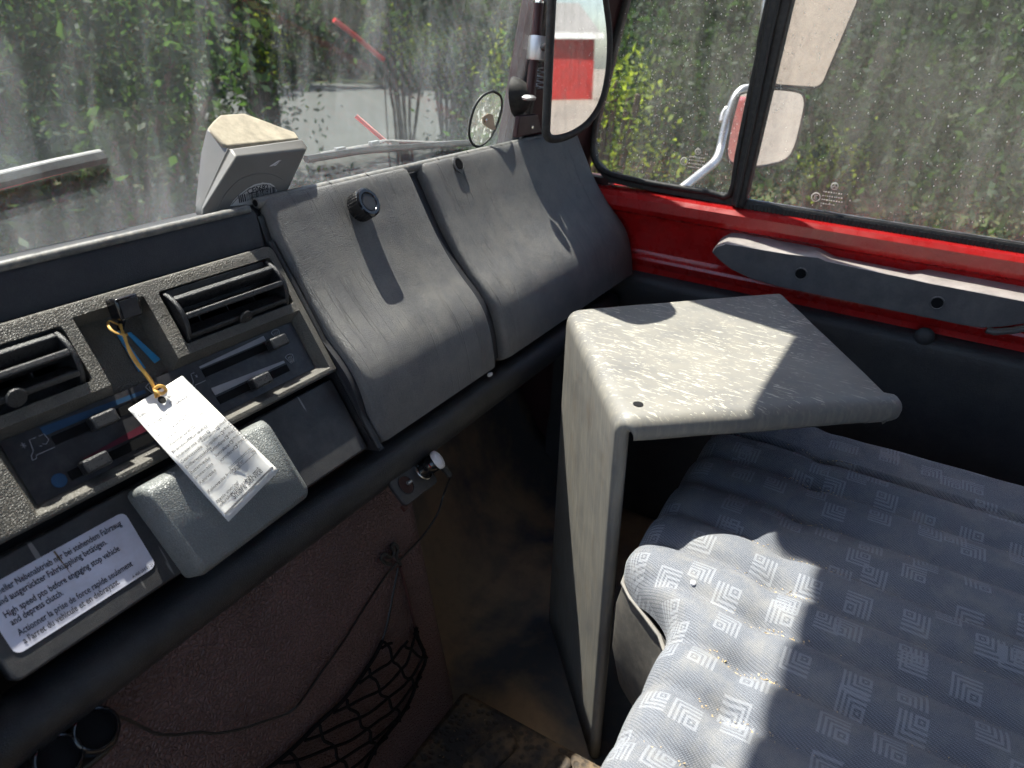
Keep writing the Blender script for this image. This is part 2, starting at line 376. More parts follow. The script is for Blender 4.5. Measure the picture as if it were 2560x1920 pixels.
def table_mat():
    m = NT('scuffed_grey_plastic'); oc = m.co()
    n1 = m.noise(oc, 7, 7, .62); n2 = m.noise(oc, 34, 8, .7)
    base = m.mix(m.mapr(n1, .35, .68), (.135, .132, .128), (.185, .178, .162)); base = m.mix(m.mapr(n2, .40, .78, 0, .40), base, (.27, .245, .195))
    geo = m.n('NewGeometry'); sg = m.n('SeparateXYZ'); m.put(sg.inputs[0], geo.outputs['True Normal'])
    flat_ = m.mapr(sg.outputs[2], .6, .95); worn = m.math('MULTIPLY', flat_, m.mapr(m.noise(oc, 5.5, 3, .5), .34, .54, .25, 1.0))
    for k, (rot, th) in enumerate(((.3, .66), (1.35, .665), (-.6, .67), (2.2, .665), (.9, .67))):
        s = m.noise(m.co(scale=(1, .16, .6), rot=(0, 0, rot), loc=(k * 3.1, 0, 0)), 270, 2, .45, .9)
        base = m.mix(m.math('MULTIPLY', m.mapr(s, th + .012, th + .035, 0, .95), worn), base, (.52, .485, .40))
    up_g = m.noise(m.co(scale=(1, 1, .035)), 190, 4, .6); base = m.mix(m.math('MULTIPLY', m.math('SUBTRACT', 1.0, flat_), m.mapr(up_g, .46, .74, 0, .45)), base, (.33, .30, .24))
    low_ = m.n('SeparateXYZ'); m.put(low_.inputs[0], oc); rust = m.math('MULTIPLY', m.math('SUBTRACT', 1.0, flat_), m.mapr(m.noise(oc, 16, 5, .6), .54, .72, 0, .30)); base = m.mix(rust, base, (.13, .085, .05))
    grain = m.noise(m.co(scale=(1, 1, .05), rot=(0, 0, .6)), 220, 3)
    dk = m.noise(oc, 5, 3, .5, .8); base = m.mix(m.mapr(dk, .62, .70, 0, .35), base, (.10, .098, .095))
    h = m.math('ADD', m.math('MULTIPLY', grain, .5), n2)
    return m.done(m.bsdf(base, m.mapr(n2, .3, .7, .45, .60), .4, 0, m.bump(h, .22, .0007)))
MAT['table'] = table_mat()
def fabric_mat():
    m = NT('blue_woven_seat_fabric')
    tc = m.n('TexCoord'); sx = m.n('SeparateXYZ'); m.put(sx.inputs[0], tc.outputs['UV']); u, v = sx.outputs[0], sx.outputs[1]
    def motif(cell, size, seed):
        a = m.math('DIVIDE', m.math('ADD', u, seed), cell); b = m.math('DIVIDE', m.math('ADD', v, seed * 1.7), cell)
        ia, ib = m.math('FLOOR', a), m.math('FLOOR', b)
        cb = m.n('CombineXYZ'); m.put(cb.inputs[0], ia); m.put(cb.inputs[1], ib); wn_ = m.n('TexWhiteNoise', noise_dimensions='3D'); m.put(wn_.inputs[0], cb.outputs[0])
        cs = m.n('SeparateColor'); m.put(cs.inputs[0], wn_.outputs[1]); j1, j2, j3 = cs.outputs[0], cs.outputs[1], cs.outputs[2]
        room = 1 - size / cell
        qa = m.math('DIVIDE', m.math('SUBTRACT', m.math('FRACT', a), m.math('MULTIPLY', j1, room)), size / cell)
        qb = m.math('DIVIDE', m.math('SUBTRACT', m.math('FRACT', b), m.math('MULTIPLY', j2, room)), size / cell)
        f1 = m.math('GREATER_THAN', j3, .5); f2 = m.math('GREATER_THAN', wn_.outputs[0], .5)
        fa = m.math('ADD', m.math('MULTIPLY', f1, m.math('SUBTRACT', 1.0, m.math('MULTIPLY', qa, 2.0))), qa)
        fb = m.math('ADD', m.math('MULTIPLY', f2, m.math('SUBTRACT', 1.0, m.math('MULTIPLY', qb, 2.0))), qb)
        inside = m.math('MULTIPLY', m.math('MULTIPLY', m.math('GREATER_THAN', qa, 0), m.math('LESS_THAN', qa, 1)), m.math('MULTIPLY', m.math('GREATER_THAN', qb, 0), m.math('LESS_THAN', qb, 1)))
        mx = m.math('MAXIMUM', fa, fb)
        ells = m.math('MULTIPLY', m.math('LESS_THAN', m.math('FRACT', m.math('MULTIPLY', m.math('SUBTRACT', mx, .50), 6.0)), .52), m.math('GREATER_THAN', mx, .50))
        md = m.math('MAXIMUM', m.math('ABSOLUTE', m.math('SUBTRACT', fa, .22)), m.math('ABSOLUTE', m.math('SUBTRACT', fb, .22)))
        ring = m.math('MULTIPLY', m.math('GREATER_THAN', md, .12), m.math('LESS_THAN', md, .21)); dot = m.math('LESS_THAN', md, .045)
        on_ = m.math('MULTIPLY', inside, m.math('MAXIMUM', m.math('MAXIMUM', ells, ring), dot))
        return m.math('MULTIPLY', on_, m.math('GREATER_THAN', m.math('FRACT', m.math('MULTIPLY', j1, 7.3)), .12))
    pat = m.math('MAXIMUM', motif(.056, .0285, .013), motif(.079, .027, .512))
    # twill: slanting dashes
    d1 = m.math('FRACT', m.math('MULTIPLY', m.math('ADD', u, v), 560.0)); d2 = m.math('FRACT', m.math('MULTIPLY', m.math('SUBTRACT', u, m.math('MULTIPLY', v, .4)), 390.0))
    tw = m.math('MULTIPLY', m.math('LESS_THAN', d1, .42), m.math('LESS_THAN', d2, .7))
    oc = m.co(); wear = m.noise(oc, 10, 6, .65)
    navy = m.mix(m.mapr(wear, .3, .7), (.068, .074, .092), (.100, .106, .125))
    base = m.mix(m.math('MULTIPLY', tw, .60), navy, (.32, .34, .38))
    base = m.mix(m.math('MULTIPLY', pat, .27), base, (.44, .46, .50))
    dn = m.noise(oc, 28, 8, .7); base = m.mix(m.mapr(dn, .46, .76, 0, .42), base, (.30, .28, .24))
    h = m.math('ADD', m.math('MULTIPLY', tw, .6), m.math('MULTIPLY', pat, .8)); h = m.math('ADD', h, m.math('MULTIPLY', wear, 1.0))
    return m.done(m.bsdf(base, .85, .25, 0, m.bump(h, .5, .0007), sheen=.15))
MAT['fabric'] = fabric_mat()
def mat_mat():
    m = NT('rubber_floor_mat'); oc = m.co(); v = m.voro(oc, 95, 'F1'); n = m.noise(oc, 9, 6, .7); dots = m.mapr(v, .25, .5)
    base = m.mix(m.mapr(n, .42, .66), (.028, .026, .026), (.17, .115, .065)); base = m.mix(m.math('MULTIPLY', m.math('SUBTRACT', 1.0, dots), .6), base, (.02, .02, .02))
    return m.done(m.bsdf(base, .8, .3, 0, m.bump(dots, .8, .002)))
MAT['mat'] = mat_mat()
def well_mat():
    m = NT('muddy_footwell_rubber'); oc = m.co(); n = m.noise(oc, 3.6, 6, .58, .2); k = m.noise(oc, 60, 6)
    base = m.mix(m.mapr(n, .45, .62), (.075, .080, .085), (.34, .24, .145)); base = m.mix(m.mapr(k, .5, .8, 0, .4), base, (.15, .12, .09))
    return m.done(m.bsdf(base, .75, .3, 0, m.bump(n, .5, .01)))
MAT['well'] = well_mat()
def gravel_mat():
    m = NT('pale_gravel_yard'); oc = m.co(); n = m.noise(oc, .35, 6); k = m.noise(oc, 22, 8, .75); base = m.mix(n, (.21, .175, .145), (.29, .25, .21)); base = m.mix(m.mapr(k, .4, .7, 0, .5), base, (.15, .125, .10))
    return m.done(m.bsdf(base, .95, .2, 0, m.bump(k, .8, .02)))
MAT['gravel'] = gravel_mat()
def road_mat():
    m = NT('grey_lane'); oc = m.co(); n = m.noise(oc, .8, 6); k = m.noise(oc, 40, 6, .7); base = m.mix(n, (.024, .028, .026), (.042, .046, .042)); base = m.mix(m.mapr(k, .45, .7, 0, .4), base, (.06, .06, .054))
    return m.done(m.bsdf(base, .9, .3, 0, m.bump(k, .5, .01)))
MAT['road'] = road_mat()
def leaf_mat(name, col, tcol):
    m = NT(name); geo = m.n('NewGeometry'); oi = m.n('ObjectInfo'); oc = m.co()
    n = m.noise(oc, 3.0, 3); r = geo.outputs['Random Per Island'] if 'Random Per Island' in geo.outputs else n
    f = m.math('ADD', m.math('MULTIPLY', r, .7), m.math('MULTIPLY', n, .3))
    a = m.mix(f, tuple(c * .5 for c in col), tuple(c * 1.5 for c in col)); b = m.mix(f, tuple(c * .6 for c in tcol), tuple(c * 1.4 for c in tcol))
    d = m.bsdf(a, .6, .14); t = m.n('BsdfTranslucent'); m.put(t.inputs[0], b); x = m.n('MixShader'); x.inputs[0].default_value = .42; m.put(x.inputs[1], d); m.put(x.inputs[2], t.outputs[0])
    return m.done(x.outputs[0])
MAT['leafa'] = leaf_mat('green_hedge_leaf', (.028, .054, .024), (.06, .12, .022))
MAT['leafb'] = leaf_mat('dark_evergreen_leaf', (.018, .034, .018), (.035, .07, .016))
MAT['leaf_sunlit'] = leaf_mat('sunlit_painted_leaf', (.10, .145, .022), (.32, .40, .035))  # sunlight on foliage spots is put into this brighter leaf colour
def verge_mat():
    m = NT('leafy_verge'); oc = m.co(); n = m.noise(oc, 1.2, 8, .7); k = m.noise(oc, 30, 6, .7)
    base = m.mix(m.mapr(n, .35, .65), (.045, .040, .025), (.045, .075, .022)); base = m.mix(m.mapr(k, .45, .75, 0, .5), base, (.09, .085, .05))
    return m.done(m.bsdf(base, .95, .15, 0, m.bump(k, .8, .03)))
MAT['verge'] = verge_mat()
MAT['bark'] = plain('grey_bark', (.10, .075, .055), .9, .1, var=.4, vscale=30, grain=.8, gscale=60)
MAT['barn'] = plain('red_barn_boards', (.36, .025, .022), .8, .2, var=.25, vscale=3)
MAT['barnroof'] = plain('grey_roof', (.22, .21, .20), .8, .2)
MAT['barnwhite'] = plain('white_barn_trim', (.78, .77, .74), .6, .3, var=.06)
# ================================================================== the yard outside
GZ = -2.25
def sheet_xy(name, x0, x1, y0, y1, z, mat, nx=2, ny=2):
    rows = [[Vector((x0 + (x1 - x0) * i / nx, y0 + (y1 - y0) * j / ny, z)) for i in range(nx + 1)] for j in range(ny + 1)]
    return grid(name, rows, mat)
g = sheet_xy('ground', -300, 300, -300, 300, GZ, MAT['gravel'], 4, 4); tag(g, kind='structure')
# leafy verge round the yard, a lane between the shrubs, and a wooded bank behind
def sector(name, r0, r1, a0, a1, z, mat, nr=4, na=24, rise=None):
    rows = []
    for i in range(nr + 1):
        r_ = r0 + (r1 - r0) * i / nr
        rows.append([Vector((r_ * math.sin(math.radians(a0 + (a1 - a0) * j / na)), r_ * math.cos(math.radians(a0 + (a1 - a0) * j / na)), z + (rise(r_) if rise else 0))) for j in range(na + 1)])
    return tag(grid(name, rows, mat), kind='structure')
sector('verge', 3.4, 31, -5, 113, GZ + .004, MAT['verge'])
sector('lane', 6.4, 26, 35, 63, GZ + .010, MAT['road'])
sector('wooded_bank', 30, 44, -12, 118, GZ, MAT['verge'], 8, 40, rise=lambda r: 11 * (1 - math.exp(-(r - 30) / 3.2)))
# ================================================================== cab shell
cab = thing('truck_cab', 'red truck cab around the seat: roof, pillars, floor, tunnel and bonnet', 'truck cab', (0, 0, -1.06))
box('roof', (-1.45, -.95, .77), (1.47, .50, .83), MAT['roof'], cab, bevel=.02)
box('windscreen_header', (-1.30, .48, .752), (1.40, .576, .83), MAT['roof'], cab, bevel=.015)
box('door_header', (1.36, -.95, .66), (1.44, .48, .769), MAT['rubber'], cab, bevel=.01)
vz = thing('added_shade_visor', 'unseen grey visor added above the passenger side to shade the table', 'sun visor', (1.1, .55, .576))  # unseen visor, added so its shadow edge falls across the table
prism('added_visor_pad', round_poly([Vector((.915, .550, .576)), Vector((1.33, .550, .576)), Vector((1.33, .492, .742)), Vector((.915, .492, .742))], .02, 4), (0, -.014, -.004), MAT['roof'], vz, bevel=.004)
tube('added_visor_rod', [Vector((.90, .487, .745)), Vector((1.35, .487, .745))], .005, MAT['steel'], vz, seg=8)
# rear wall with an opening for its window
box('rear_wall', (-1.45, -.95, -1.06), (1.45, -.90, -.20), MAT['roof'], cab)
box('rear_wall', (-1.45, -.95, .26), (1.45, -.90, .77), MAT['roof'], cab)
for x0, x1 in ((-1.45, -.80), (.80, 1.45)): box('rear_wall', (x0, -.95, -.20), (x1, -.90, .26), MAT['roof'], cab)
box('door_pillar', (1.36, -.95, -1.06), (1.45, -.86, .66), MAT['red'], cab, bevel=.01)
box('door_sill', (-1.45, -.90, -1.06), (-1.38, .75, -.86), MAT['red'], cab)
# right windscreen pillar: leans back, red outside, dark inside
def pillar(name, foot, zb, zt, lean, mat, bevel):
    a = [Vector((x, y - lean * (zb + .2), zb)) for x, y in foot]; b = [Vector((x, y - lean * (zt + .2), zt)) for x, y in foot]; n = len(a)
    fs = [tuple(range(n)), tuple(range(n, 2 * n))] + [(i, (i + 1) % n, n + (i + 1) % n, n + i) for i in range(n)]
    return mk(name, a + b, fs, mat, cab, bevel=bevel)
pillar('windscreen_pillar', [(1.235, .755), (1.36, .70), (1.425, .625), (1.405, .618), (1.335, .665), (1.225, .715)], -.40, .77, .17, MAT['maroon'], .006)
pillar('pillar_lining', [(1.203, .722), (1.333, .666), (1.326, .652), (1.208, .700)], -.30, .75, .17, MAT['maroon'], .004)
pillar('windscreen_pillar', [(-1.235, .755), (-1.42, .62), (-1.34, .60), (-1.225, .715)], -.40, .77, .17, MAT['maroon'], .006)
# firewall, footwell floor, toe board
box('firewall', (-1.45, .90, -1.06), (1.44, .92, -.30), MAT['void'], cab)
well_ = [[Vector((x, y, z)) for x in np.linspace(.60, 1.42, 12)] for (y, z) in ((-.90, -1.055), (.2, -1.055), (.46, -1.055), (.58, -1.03), (.70, -.93), (.80, -.76), (.86, -.58))]
for r_ in well_:
    for p in r_: p.z += .006 * mnoise.noise(p * 9)
grid("footwell_floor", well_, MAT['well'], cab, solid=.01)
box('floor_mat', (-1.40, -.90, -1.05), (.685, .452, -1.0), MAT['mat'], cab, bevel=.012)
# two oval rubber studs on the mat
for (xa, ya), (xb, yb), rr0 in (((1190, 1925), (1258, 1862), .021), ((1372, 1945), (1405, 1915), .014)):
    A_, B_ = on(xa, ya, 2, -1.0), on(xb, yb, 2, -1.0); d_ = (B_ - A_).normalized(); n_ = Vector((-d_.y, d_.x, 0)); pts = []
    for k in range(11): t_ = -PI / 2 + PI * k / 10; pts.append(B_ + d_ * rr0 * math.cos(t_) + n_ * rr0 * math.sin(t_))
    for k in range(11): t_ = PI / 2 + PI * k / 10; pts.append(A_ + d_ * rr0 * math.cos(t_) + n_ * rr0 * math.sin(t_))
    prism('rubber_stud', [q + Vector((0, 0, -.004)) for q in pts], (0, 0, .015), MAT['mat'], cab, bevel=.006, seg=3)
# brown tunnel cover under the dash: leaning right edge, rounded over to the footwell
rows = []
for k in range(15):
    t = k / 14; z = -.53 - t * .475; xr = .654 + t * .017; yy = .527 - .080 * t; row = []
    for x in list(np.linspace(-.60, xr - .03, 14)): row.append(Vector((x, yy + .003 * mnoise.noise(Vector((x * 4, z * 4, 0))), z)))
    for a in (20, 45, 70, 90): row.append(Vector((xr - .03 + .03 * math.sin(math.radians(a)), yy + .03 * (1 - math.cos(math.radians(a))), z)))
    row.append(Vector((xr + .02, .88, z))); rows.append(row)
grid('tunnel_cover', rows, MAT['brown'], cab, angle=60)
TUN_P, TUN_N = Vector((0, .527, -.53)), Vector((0, -.475, .080)).normalized()
def ont(px, py, off=.006): return onp(px, py, TUN_P + TUN_N * off, TUN_N)
box('kick_panel', (1.392, .58, -1.06), (1.43, .93, -.29), MAT['maroon'], cab)
box('scuttle', (-1.45, .70, -.345), (1.44, .93, -.325), MAT['void'], cab)
# bonnet and cowl seen low through the glass
rows = []
for y, z in ((.765, -.290), (.79, -.268), (.84, -.272), (.95, -.335), (1.3, -.52), (1.8, -.78), (2.05, -.92), (2.10, -1.02), (2.1, -1.4)):
    rows.append([Vector((x, y, z - .10 * (abs(x) / 1.1) ** 4)) for x in np.linspace(-1.1, 1.1, 17)])
grid('bonnet', rows, MAT['redout'], cab, solid=.01)
box('cowl', (-1.22, .735, -.36), (1.22, .80, -.292), MAT['redout'], cab, bevel=.01)
# dark wheel arch and chassis below, cargo body behind
box('cargo_body', (-1.30, -4.6, -1.05), (1.36, -1.10, -.25), MAT['redout'], cab, bevel=.02)
box('chassis', (-.55, -4.4, -1.65), (.55, 1.9, -1.13), MAT['black'], cab)
for x in (-1.15, 1.15):
    for y in (1.15, -2.6):
        lathe('wheel', [(.0, -.16), (.30, -.16), (.52, -.14), (.58, -.06), (.58, .06), (.52, .14), (.30, .16), (.0, .16)], (x, y, GZ + .58), (1, 0, 0), MAT['rubber'], cab, seg=28)
# ================================================================== windscreen
def wp(x, z, off=0.0):        # windscreen plane: foot at y .752, leaning back, bowed at the sides
    return Vector((x, .752 - .17 * (z + .27) - .045 * (abs(x) / 1.22) ** 3 + off, z))
ws = thing('windscreen', 'big dirty windscreen with wiper smears above the dashboard', 'windscreen', (0, .75, -.27))
zs = np.linspace(-.275, .765, 21); xs = np.linspace(-1.215, 1.215, 41)
grid('glass', [[wp(x, z) for x in xs] for z in zs], MAT['wind'], ws, solid=.004, angle=80)
loop = [wp(x, -.275) for x in np.linspace(-1.2, 1.2, 30)] + [wp(1.222, z) for z in np.linspace(-.26, .75, 12)] + [wp(x, .765) for x in np.linspace(1.2, -1.2, 30)] + [wp(-1.222, z) for z in np.linspace(.75, -.26, 12)]
tube('rubber_seal', loop, .013, MAT['rubber'], ws, seg=8, closed=True)
tube('seal_lip', [wp(1.205, z, -.013) for z in np.linspace(-.26, .75, 22)], .0045, MAT['bead'], ws, seg=6)
# wipers outside
def on_ws(px, py, off=.011):
    r = ray(px, py); t = .72 / r.y
    for _ in range(12):
        p = r * t; q = wp(p.x, p.z, off); t *= q.y / p.y
    return r * t
w1 = thing('windscreen_wiper', 'long wiper blade lying along the foot of the windscreen beside the grey box', 'wiper', on_ws(900, 370), 'windscreen wipers')
tube('blade', [on_ws(*p) for p in ((765, 398), (900, 377), (1050, 366), (1185, 356))], .0055, MAT['rubber'], w1, seg=6)
tube('arm', [on_ws(*p, .018) for p in ((800, 385), (930, 362), (960, 352), (1100, 357), (1190, 352))], .004, MAT['bead'], w1, seg=6, flat=.6)
for p in ((935, 358), (985, 360), (850, 374)):
    a = on_ws(*p, .016); box('bracket', (-.009, -.003, -.003), (.009, .003, .003), MAT['steel'], w1, frame=(a,) + AX)
w2 = thing('windscreen_wiper', 'wiper blade ending at the left side of the windscreen', 'wiper', on_ws(100, 430), 'windscreen wipers')
tube('blade', [on_ws(*p) for p in ((-160, 490), (0, 452), (140, 418), (258, 392))], .007, MAT['rubber'], w2, seg=6)
tube('blade_spine', [on_ws(*p, .018) for p in ((-160, 470), (0, 435), (130, 405), (250, 380))], .005, MAT['bead'], w2, seg=6, flat=.6)
tube('red_edge', [on_ws(*p, .012) for p in ((-160, 503), (0, 464), (130, 430), (262, 397))], .004, MAT['redout'], w2, seg=6)
# round disc stuck on the glass
dc = on_ws(1208, 296, -.012)
ring = [r2(*p) for p in ((1365, 590), (1300, 620), (1250, 690), (1220, 790), (1215, 880), (1240, 935), (1285, 945), (1350, 890), (1400, 790), (1425, 690), (1415, 620))]
vd = thing('round_holder', 'clear round disc with black rim and tan scrap stuck on the windscreen', 'disc', on_ws(1208, 340, -.006))
rp = spline([on_ws(*p, -.008) for p in ring + ring[:1]], 4)[:-1]
prism('disc', rp, (0, -.003, 0), MAT['drop'] if False else MAT['side'], vd)
tube('rim', [p + Vector((0, -.004, 0)) for p in rp], .0022, MAT['black'], vd, seg=6, closed=True)
sp = [on_ws(*r2(*p), -.013) for p in ((1310, 760), (1345, 735), (1378, 745), (1382, 790), (1393, 835), (1380, 845), (1340, 825), (1312, 800))]
prism('scrap', sp, (0, -.0015, 0), MAT['tan'], vd)
lathe('rivet', [(0, 0), (.003, 0), (.003, .002), (0, .003)], on_ws(*r2(1333, 780), -.0146), (0, -1, 0), MAT['chrome'], vd, seg=10)
for k in range(46):
    a = random.uniform(0, 2 * PI); q = random.uniform(.15, .9); c = Vector((0, 0, 0))
    for p in rp: c += p
    c /= len(rp); d = c + (rp[int(a / (2 * PI) * len(rp))] - c) * q + Vector((0, -.0045, 0)); s = random.uniform(.0008, .0034)
    mk('dried_flake', [d + Vector((-s, 0, -s * .6)), d + Vector((s * .8, 0, -s)), d + Vector((s, 0, s * 1.8)), d + Vector((-s * .4, -.0005, s))], [(0, 1, 2, 3)], MAT['drop'], vd, fix=False)
# ================================================================== dashboard
dash = thing('dashboard', 'long grey and black padded dashboard below the windscreen', 'dashboard', (.6, .6, -.5))
S0 = [(.662, -.199), (.652, -.1980), (.6455, -.2035), (.638, -.215), (.629, -.231), (.618, -.250), (.602, -.277), (.580, -.308), (.556, -.335), (.532, -.358), (.515, -.379), (.503, -.405), (.495, -.435), (.490, -.466)]
S0 = [(v.x, v.y) for v in spline([Vector((a, b, 0)) for a, b in S0], 4)]
def inward(prof, d):
    out = []
    for i, (y, z) in enumerate(prof):
        a = prof[max(i - 1, 0)]; b = prof[min(i + 1, len(prof) - 1)]; t = Vector((b[0] - a[0], b[1] - a[1])); t.normalize(); out.append((y + -t.y * d * 1.0, z + t.x * d))
    return out
# inward must go forward / down: check the sign on a middle point
def off(prof, d):
    q = inward(prof, d); return q if q[20][0] > prof[20][0] else inward(prof, -d)
body = off(S0, .016)
extrude_x('dash_body', [(.735, -.235), (.72, -.216), (.668, -.2045)] + body[3:] + [(.53, -.49), (.74, -.49)], [.548, .70, .84, 1.05, 1.372], MAT['dashblack'], dash)
extrude_x('dash_body', [(.735, -.235), (.72, -.216), (.668, -.205), (.656, -.2045), (.6485, -.212), (.6405, -.249), (.660, -.262), (.66, -.49), (.74, -.49)], [-1.2, 0, .547], MAT['dashblack'], dash, bevel=.003)
def cover(name, x0, x1, lip, par, th=.030):
    """bulging lid: the section swept along X, shoulders rounded at both ends"""
    front = S0[3:]; rows = []; rad = .012
    sec = [(x0, -lip), (x0, -.012), (x0 + .002, -.005), (x0 + .006, -.0015), (x0 + .012, 0)] + [(x, 0) for x in np.linspace(x0 + .03, x1 - .03, 22)] + [(x1 - .012, 0), (x1 - .006, -.0015), (x1 - .002, -.005), (x1, -.012), (x1, -.02)]
    for x, d in sec:
        prof = off(front, -d) if d < 0 else front
        top = prof[0]; bot = prof[-1]
        back = off(front, .040)
        rows.append([Vector((x, y, z)) for (y, z) in [(top[0] + .010, top[1] + .001)] + list(prof) + [(bot[0] + .008, bot[1] - .006), (bot[0] + .03, bot[1] - .004)]])
    return grid(name, rows, MAT['cover'], par, angle=60)
cL = cover('glovebox_cover', .557, .824, .045, dash)
cR = cover('glovebox_cover', .850, 1.366, .045, dash)
tag(cR, 'wide right cover with vertical wrinkles and a thumb notch')
tag(cL, 'left cover with a ribbed black knob')
# end of the dash by the door
# thumb notch in the top edge of the right cover
nc = on(1143, 415, 1, .642)
lathe('thumb_notch', [(.0, -.004), (.010, -.004), (.0125, -.002), (.0130, .0004), (.0100, .0010), (.0085, .0002), (.0, -.001)], nc + Vector((0, -.003, .003)), (0, -.88, .47), MAT['cover'], dash, seg=20)
lathe('thumb_hole_shade', [(0, 0), (.0082, 0), (.0082, .0008), (0, .0008)], nc + Vector((0, -.0032, .0031)), (0, -.88, .47), MAT['void'], dash, seg=20)  # black disc painted as the dark inside of the notch
# trim beads on the crest
tube('crest_bead', [Vector((x, .657, -.2015)) for x in np.linspace(.553, 1.30, 30)], .0062, MAT['bead'], dash, seg=10)
tube('crest_bead', [Vector((x, .655, -.2055)) for x in np.linspace(-1.1, .540, 40)], .0048, MAT['bead'], dash, seg=10)
lathe('bead_end', [(.0038, -.001), (.0052, -.0012), (.0064, 0), (.0064, .004)], Vector((.5535, .657, -.2015)), (1, 0, 0), MAT['bead'], dash, seg=12)
lathe('bead_bore', [(.0, 0), (.0040, 0), (.0040, .001), (0, .001)], Vector((.5522, .657, -.2015)), (1, 0, 0), MAT['void'], dash, seg=12)
for x in (.60, .67, .74, .90, .98, 1.08): # stitched wrinkles of the bead
    tube('bead_joint', [Vector((x + .0015 * math.sin(k), .657 + .0064 * math.cos(a), -.2015 + .0064 * math.sin(a))) for k, a in enumerate(np.linspace(.2, 2.9, 8))], .0007, MAT['bead'], dash, seg=5)
# dark channel beside the console
extrude_x('edge_channel', [(y, z) for y, z in ((.650, -.215), (.638, -.248), (.496, -.464), (.486, -.470), (.520, -.480), (.66, -.30))], [.5475, .5555], MAT['roll'], dash)
tube('edge_bead', [C(.5515, v, .0045) for v in np.linspace(.008, -.262, 14)], .0042, MAT['roll'], dash, seg=8)
# padded roll
rr = []
for x in np.linspace(-1.2, 1.335, 64):
    r_ = .0292 if x < 1.3 else .0292 - (x - 1.3) * .25
    cy_, cz_ = .522, -.528
    row = []
    for k in range(20):
        a = 2 * PI * k / 20; row.append(Vector((x, cy_ + r_ * .92 * math.cos(a), cz_ + r_ * math.sin(a))))
    rr.append(row)
grid('padded_roll', rr, MAT['roll'], dash, closed_c=True, caps=True, angle=70)
kn = onp(886, 526, (0, .637, -.230), Vector((0, -.88, .47)))
kdir = Vector((0, -.86, .51)).normalized()
lathe('knob_washer', [(0, -.004), (.0165, -.004), (.0165, .005), (.0145, .007), (0, .007)], kn, kdir, MAT['bead'], cL, seg=28)
kv = []; kf = []; SEG = 60
prof = [(.0155, .007), (.0185, .008), (.0192, .010), (.0192, .026), (.0186, .029), (.0165, .0305), (.0128, .0305), (.0118, .0295), (.0115, .0288), (.0, .0284)]
s_ = kdir.cross(Vector((1, 0, 0))).normalized(); u_ = s_.cross(kdir)
for r_, d in prof:
    for j in range(SEG):
        rib = 1 - (.045 if (j % 2 and r_ > .018 and d < .028) else 0)
        g_ = 2 * PI * j / SEG; kv.append(kn + kdir * d + (s_ * math.cos(g_) + u_ * math.sin(g_)) * max(r_ * rib, 1e-5))
for i in range(len(prof) - 1):
    for j in range(SEG): kf.append((i * SEG + j, i * SEG + (j + 1) % SEG, (i + 1) * SEG + (j + 1) % SEG, (i + 1) * SEG + j))
mk('ribbed_knob', kv, kf, MAT['gloss'], cL, angle=25)
lathe('knob_cap', [(0, .0292), (.0112, .0292), (.0108, .0298), (0, .0300)], kn, kdir, MAT['consoleflat'], cL, seg=28)
for p, l in (((1195, 1262), .006),):                               # pale scrap caught under the lid
    q = onp(1225, 936, (0, .492, -.462), Vector((0, -1, .2))); box('paper_scrap', (-.004, -.002, -.002), (.004, .002, .002), MAT['white'], dash, frame=(q,) + AX)
# ================================================================== heater console
con = thing('heater_console', 'grained heater console with two air vents and four sliders', 'heater console', C(.35, -.16))
# face plate with openings
def cyl_round(u0, u1, v0, v1, r, w0, w1, shrink=0.0, name='cutter'):
    a = round_poly([Vector((u0, v0, 0)), Vector((u1, v0, 0)), Vector((u1, v1, 0)), Vector((u0, v1, 0))], r, 4)
    s = shrink; b = round_poly([Vector((u0 + s, v0 + s, 0)), Vector((u1 - s, v0 + s, 0)), Vector((u1 - s, v1 - s, 0)), Vector((u0 + s, v1 - s, 0))], r, 4)
    n = len(a); vs = [C(p.x, p.y, w1) for p in a] + [C(p.x, p.y, w0) for p in b]
    fs = [tuple(range(n)), tuple(range(n, 2 * n))] + [(i, (i + 1) % n, n + (i + 1) % n, n + i) for i in range(n)]
    return mk(name, vs, fs, None, None, smooth=False)
a_ = round_poly([Vector((.120, .004, 0)), Vector((.5465, .004, 0)), Vector((.5465, -.157, 0)), Vector((.120, -.157, 0))], [.005, .010, .003, .003], 4)
fp = prism('face_plate', [C(p.x, p.y, .010) for p in a_], CW * -.034, MAT['console'], con)
m_ = fp.modifiers.new('bevel', 'BEVEL'); m_.width = .004; m_.segments = 3; m_.limit_method = 'ANGLE'; m_.angle_limit = math.radians(50)
bpy.context.view_layer.update(); bake(fp)
VENT = [(.394, .536, -.0665, -.0095), (.156, .2985, -.0665, -.0125)]
cutters = [cyl_round(u0, u1, v0, v1, .004, -.05, .03) for u0, u1, v0, v1 in VENT]
cutters.append(cyl_round(.3095, .3795, -.095, -.0085, .002, -.010, .0112, .006))      # switch recess
cutters.append(cyl_round(.205, .5385, -.1515, -.0755, .002, -.004, .0112, .0085))      # slider field
cut(fp, cutters)
fp.data.materials.clear(); fp.data.materials.append(MAT['console'])
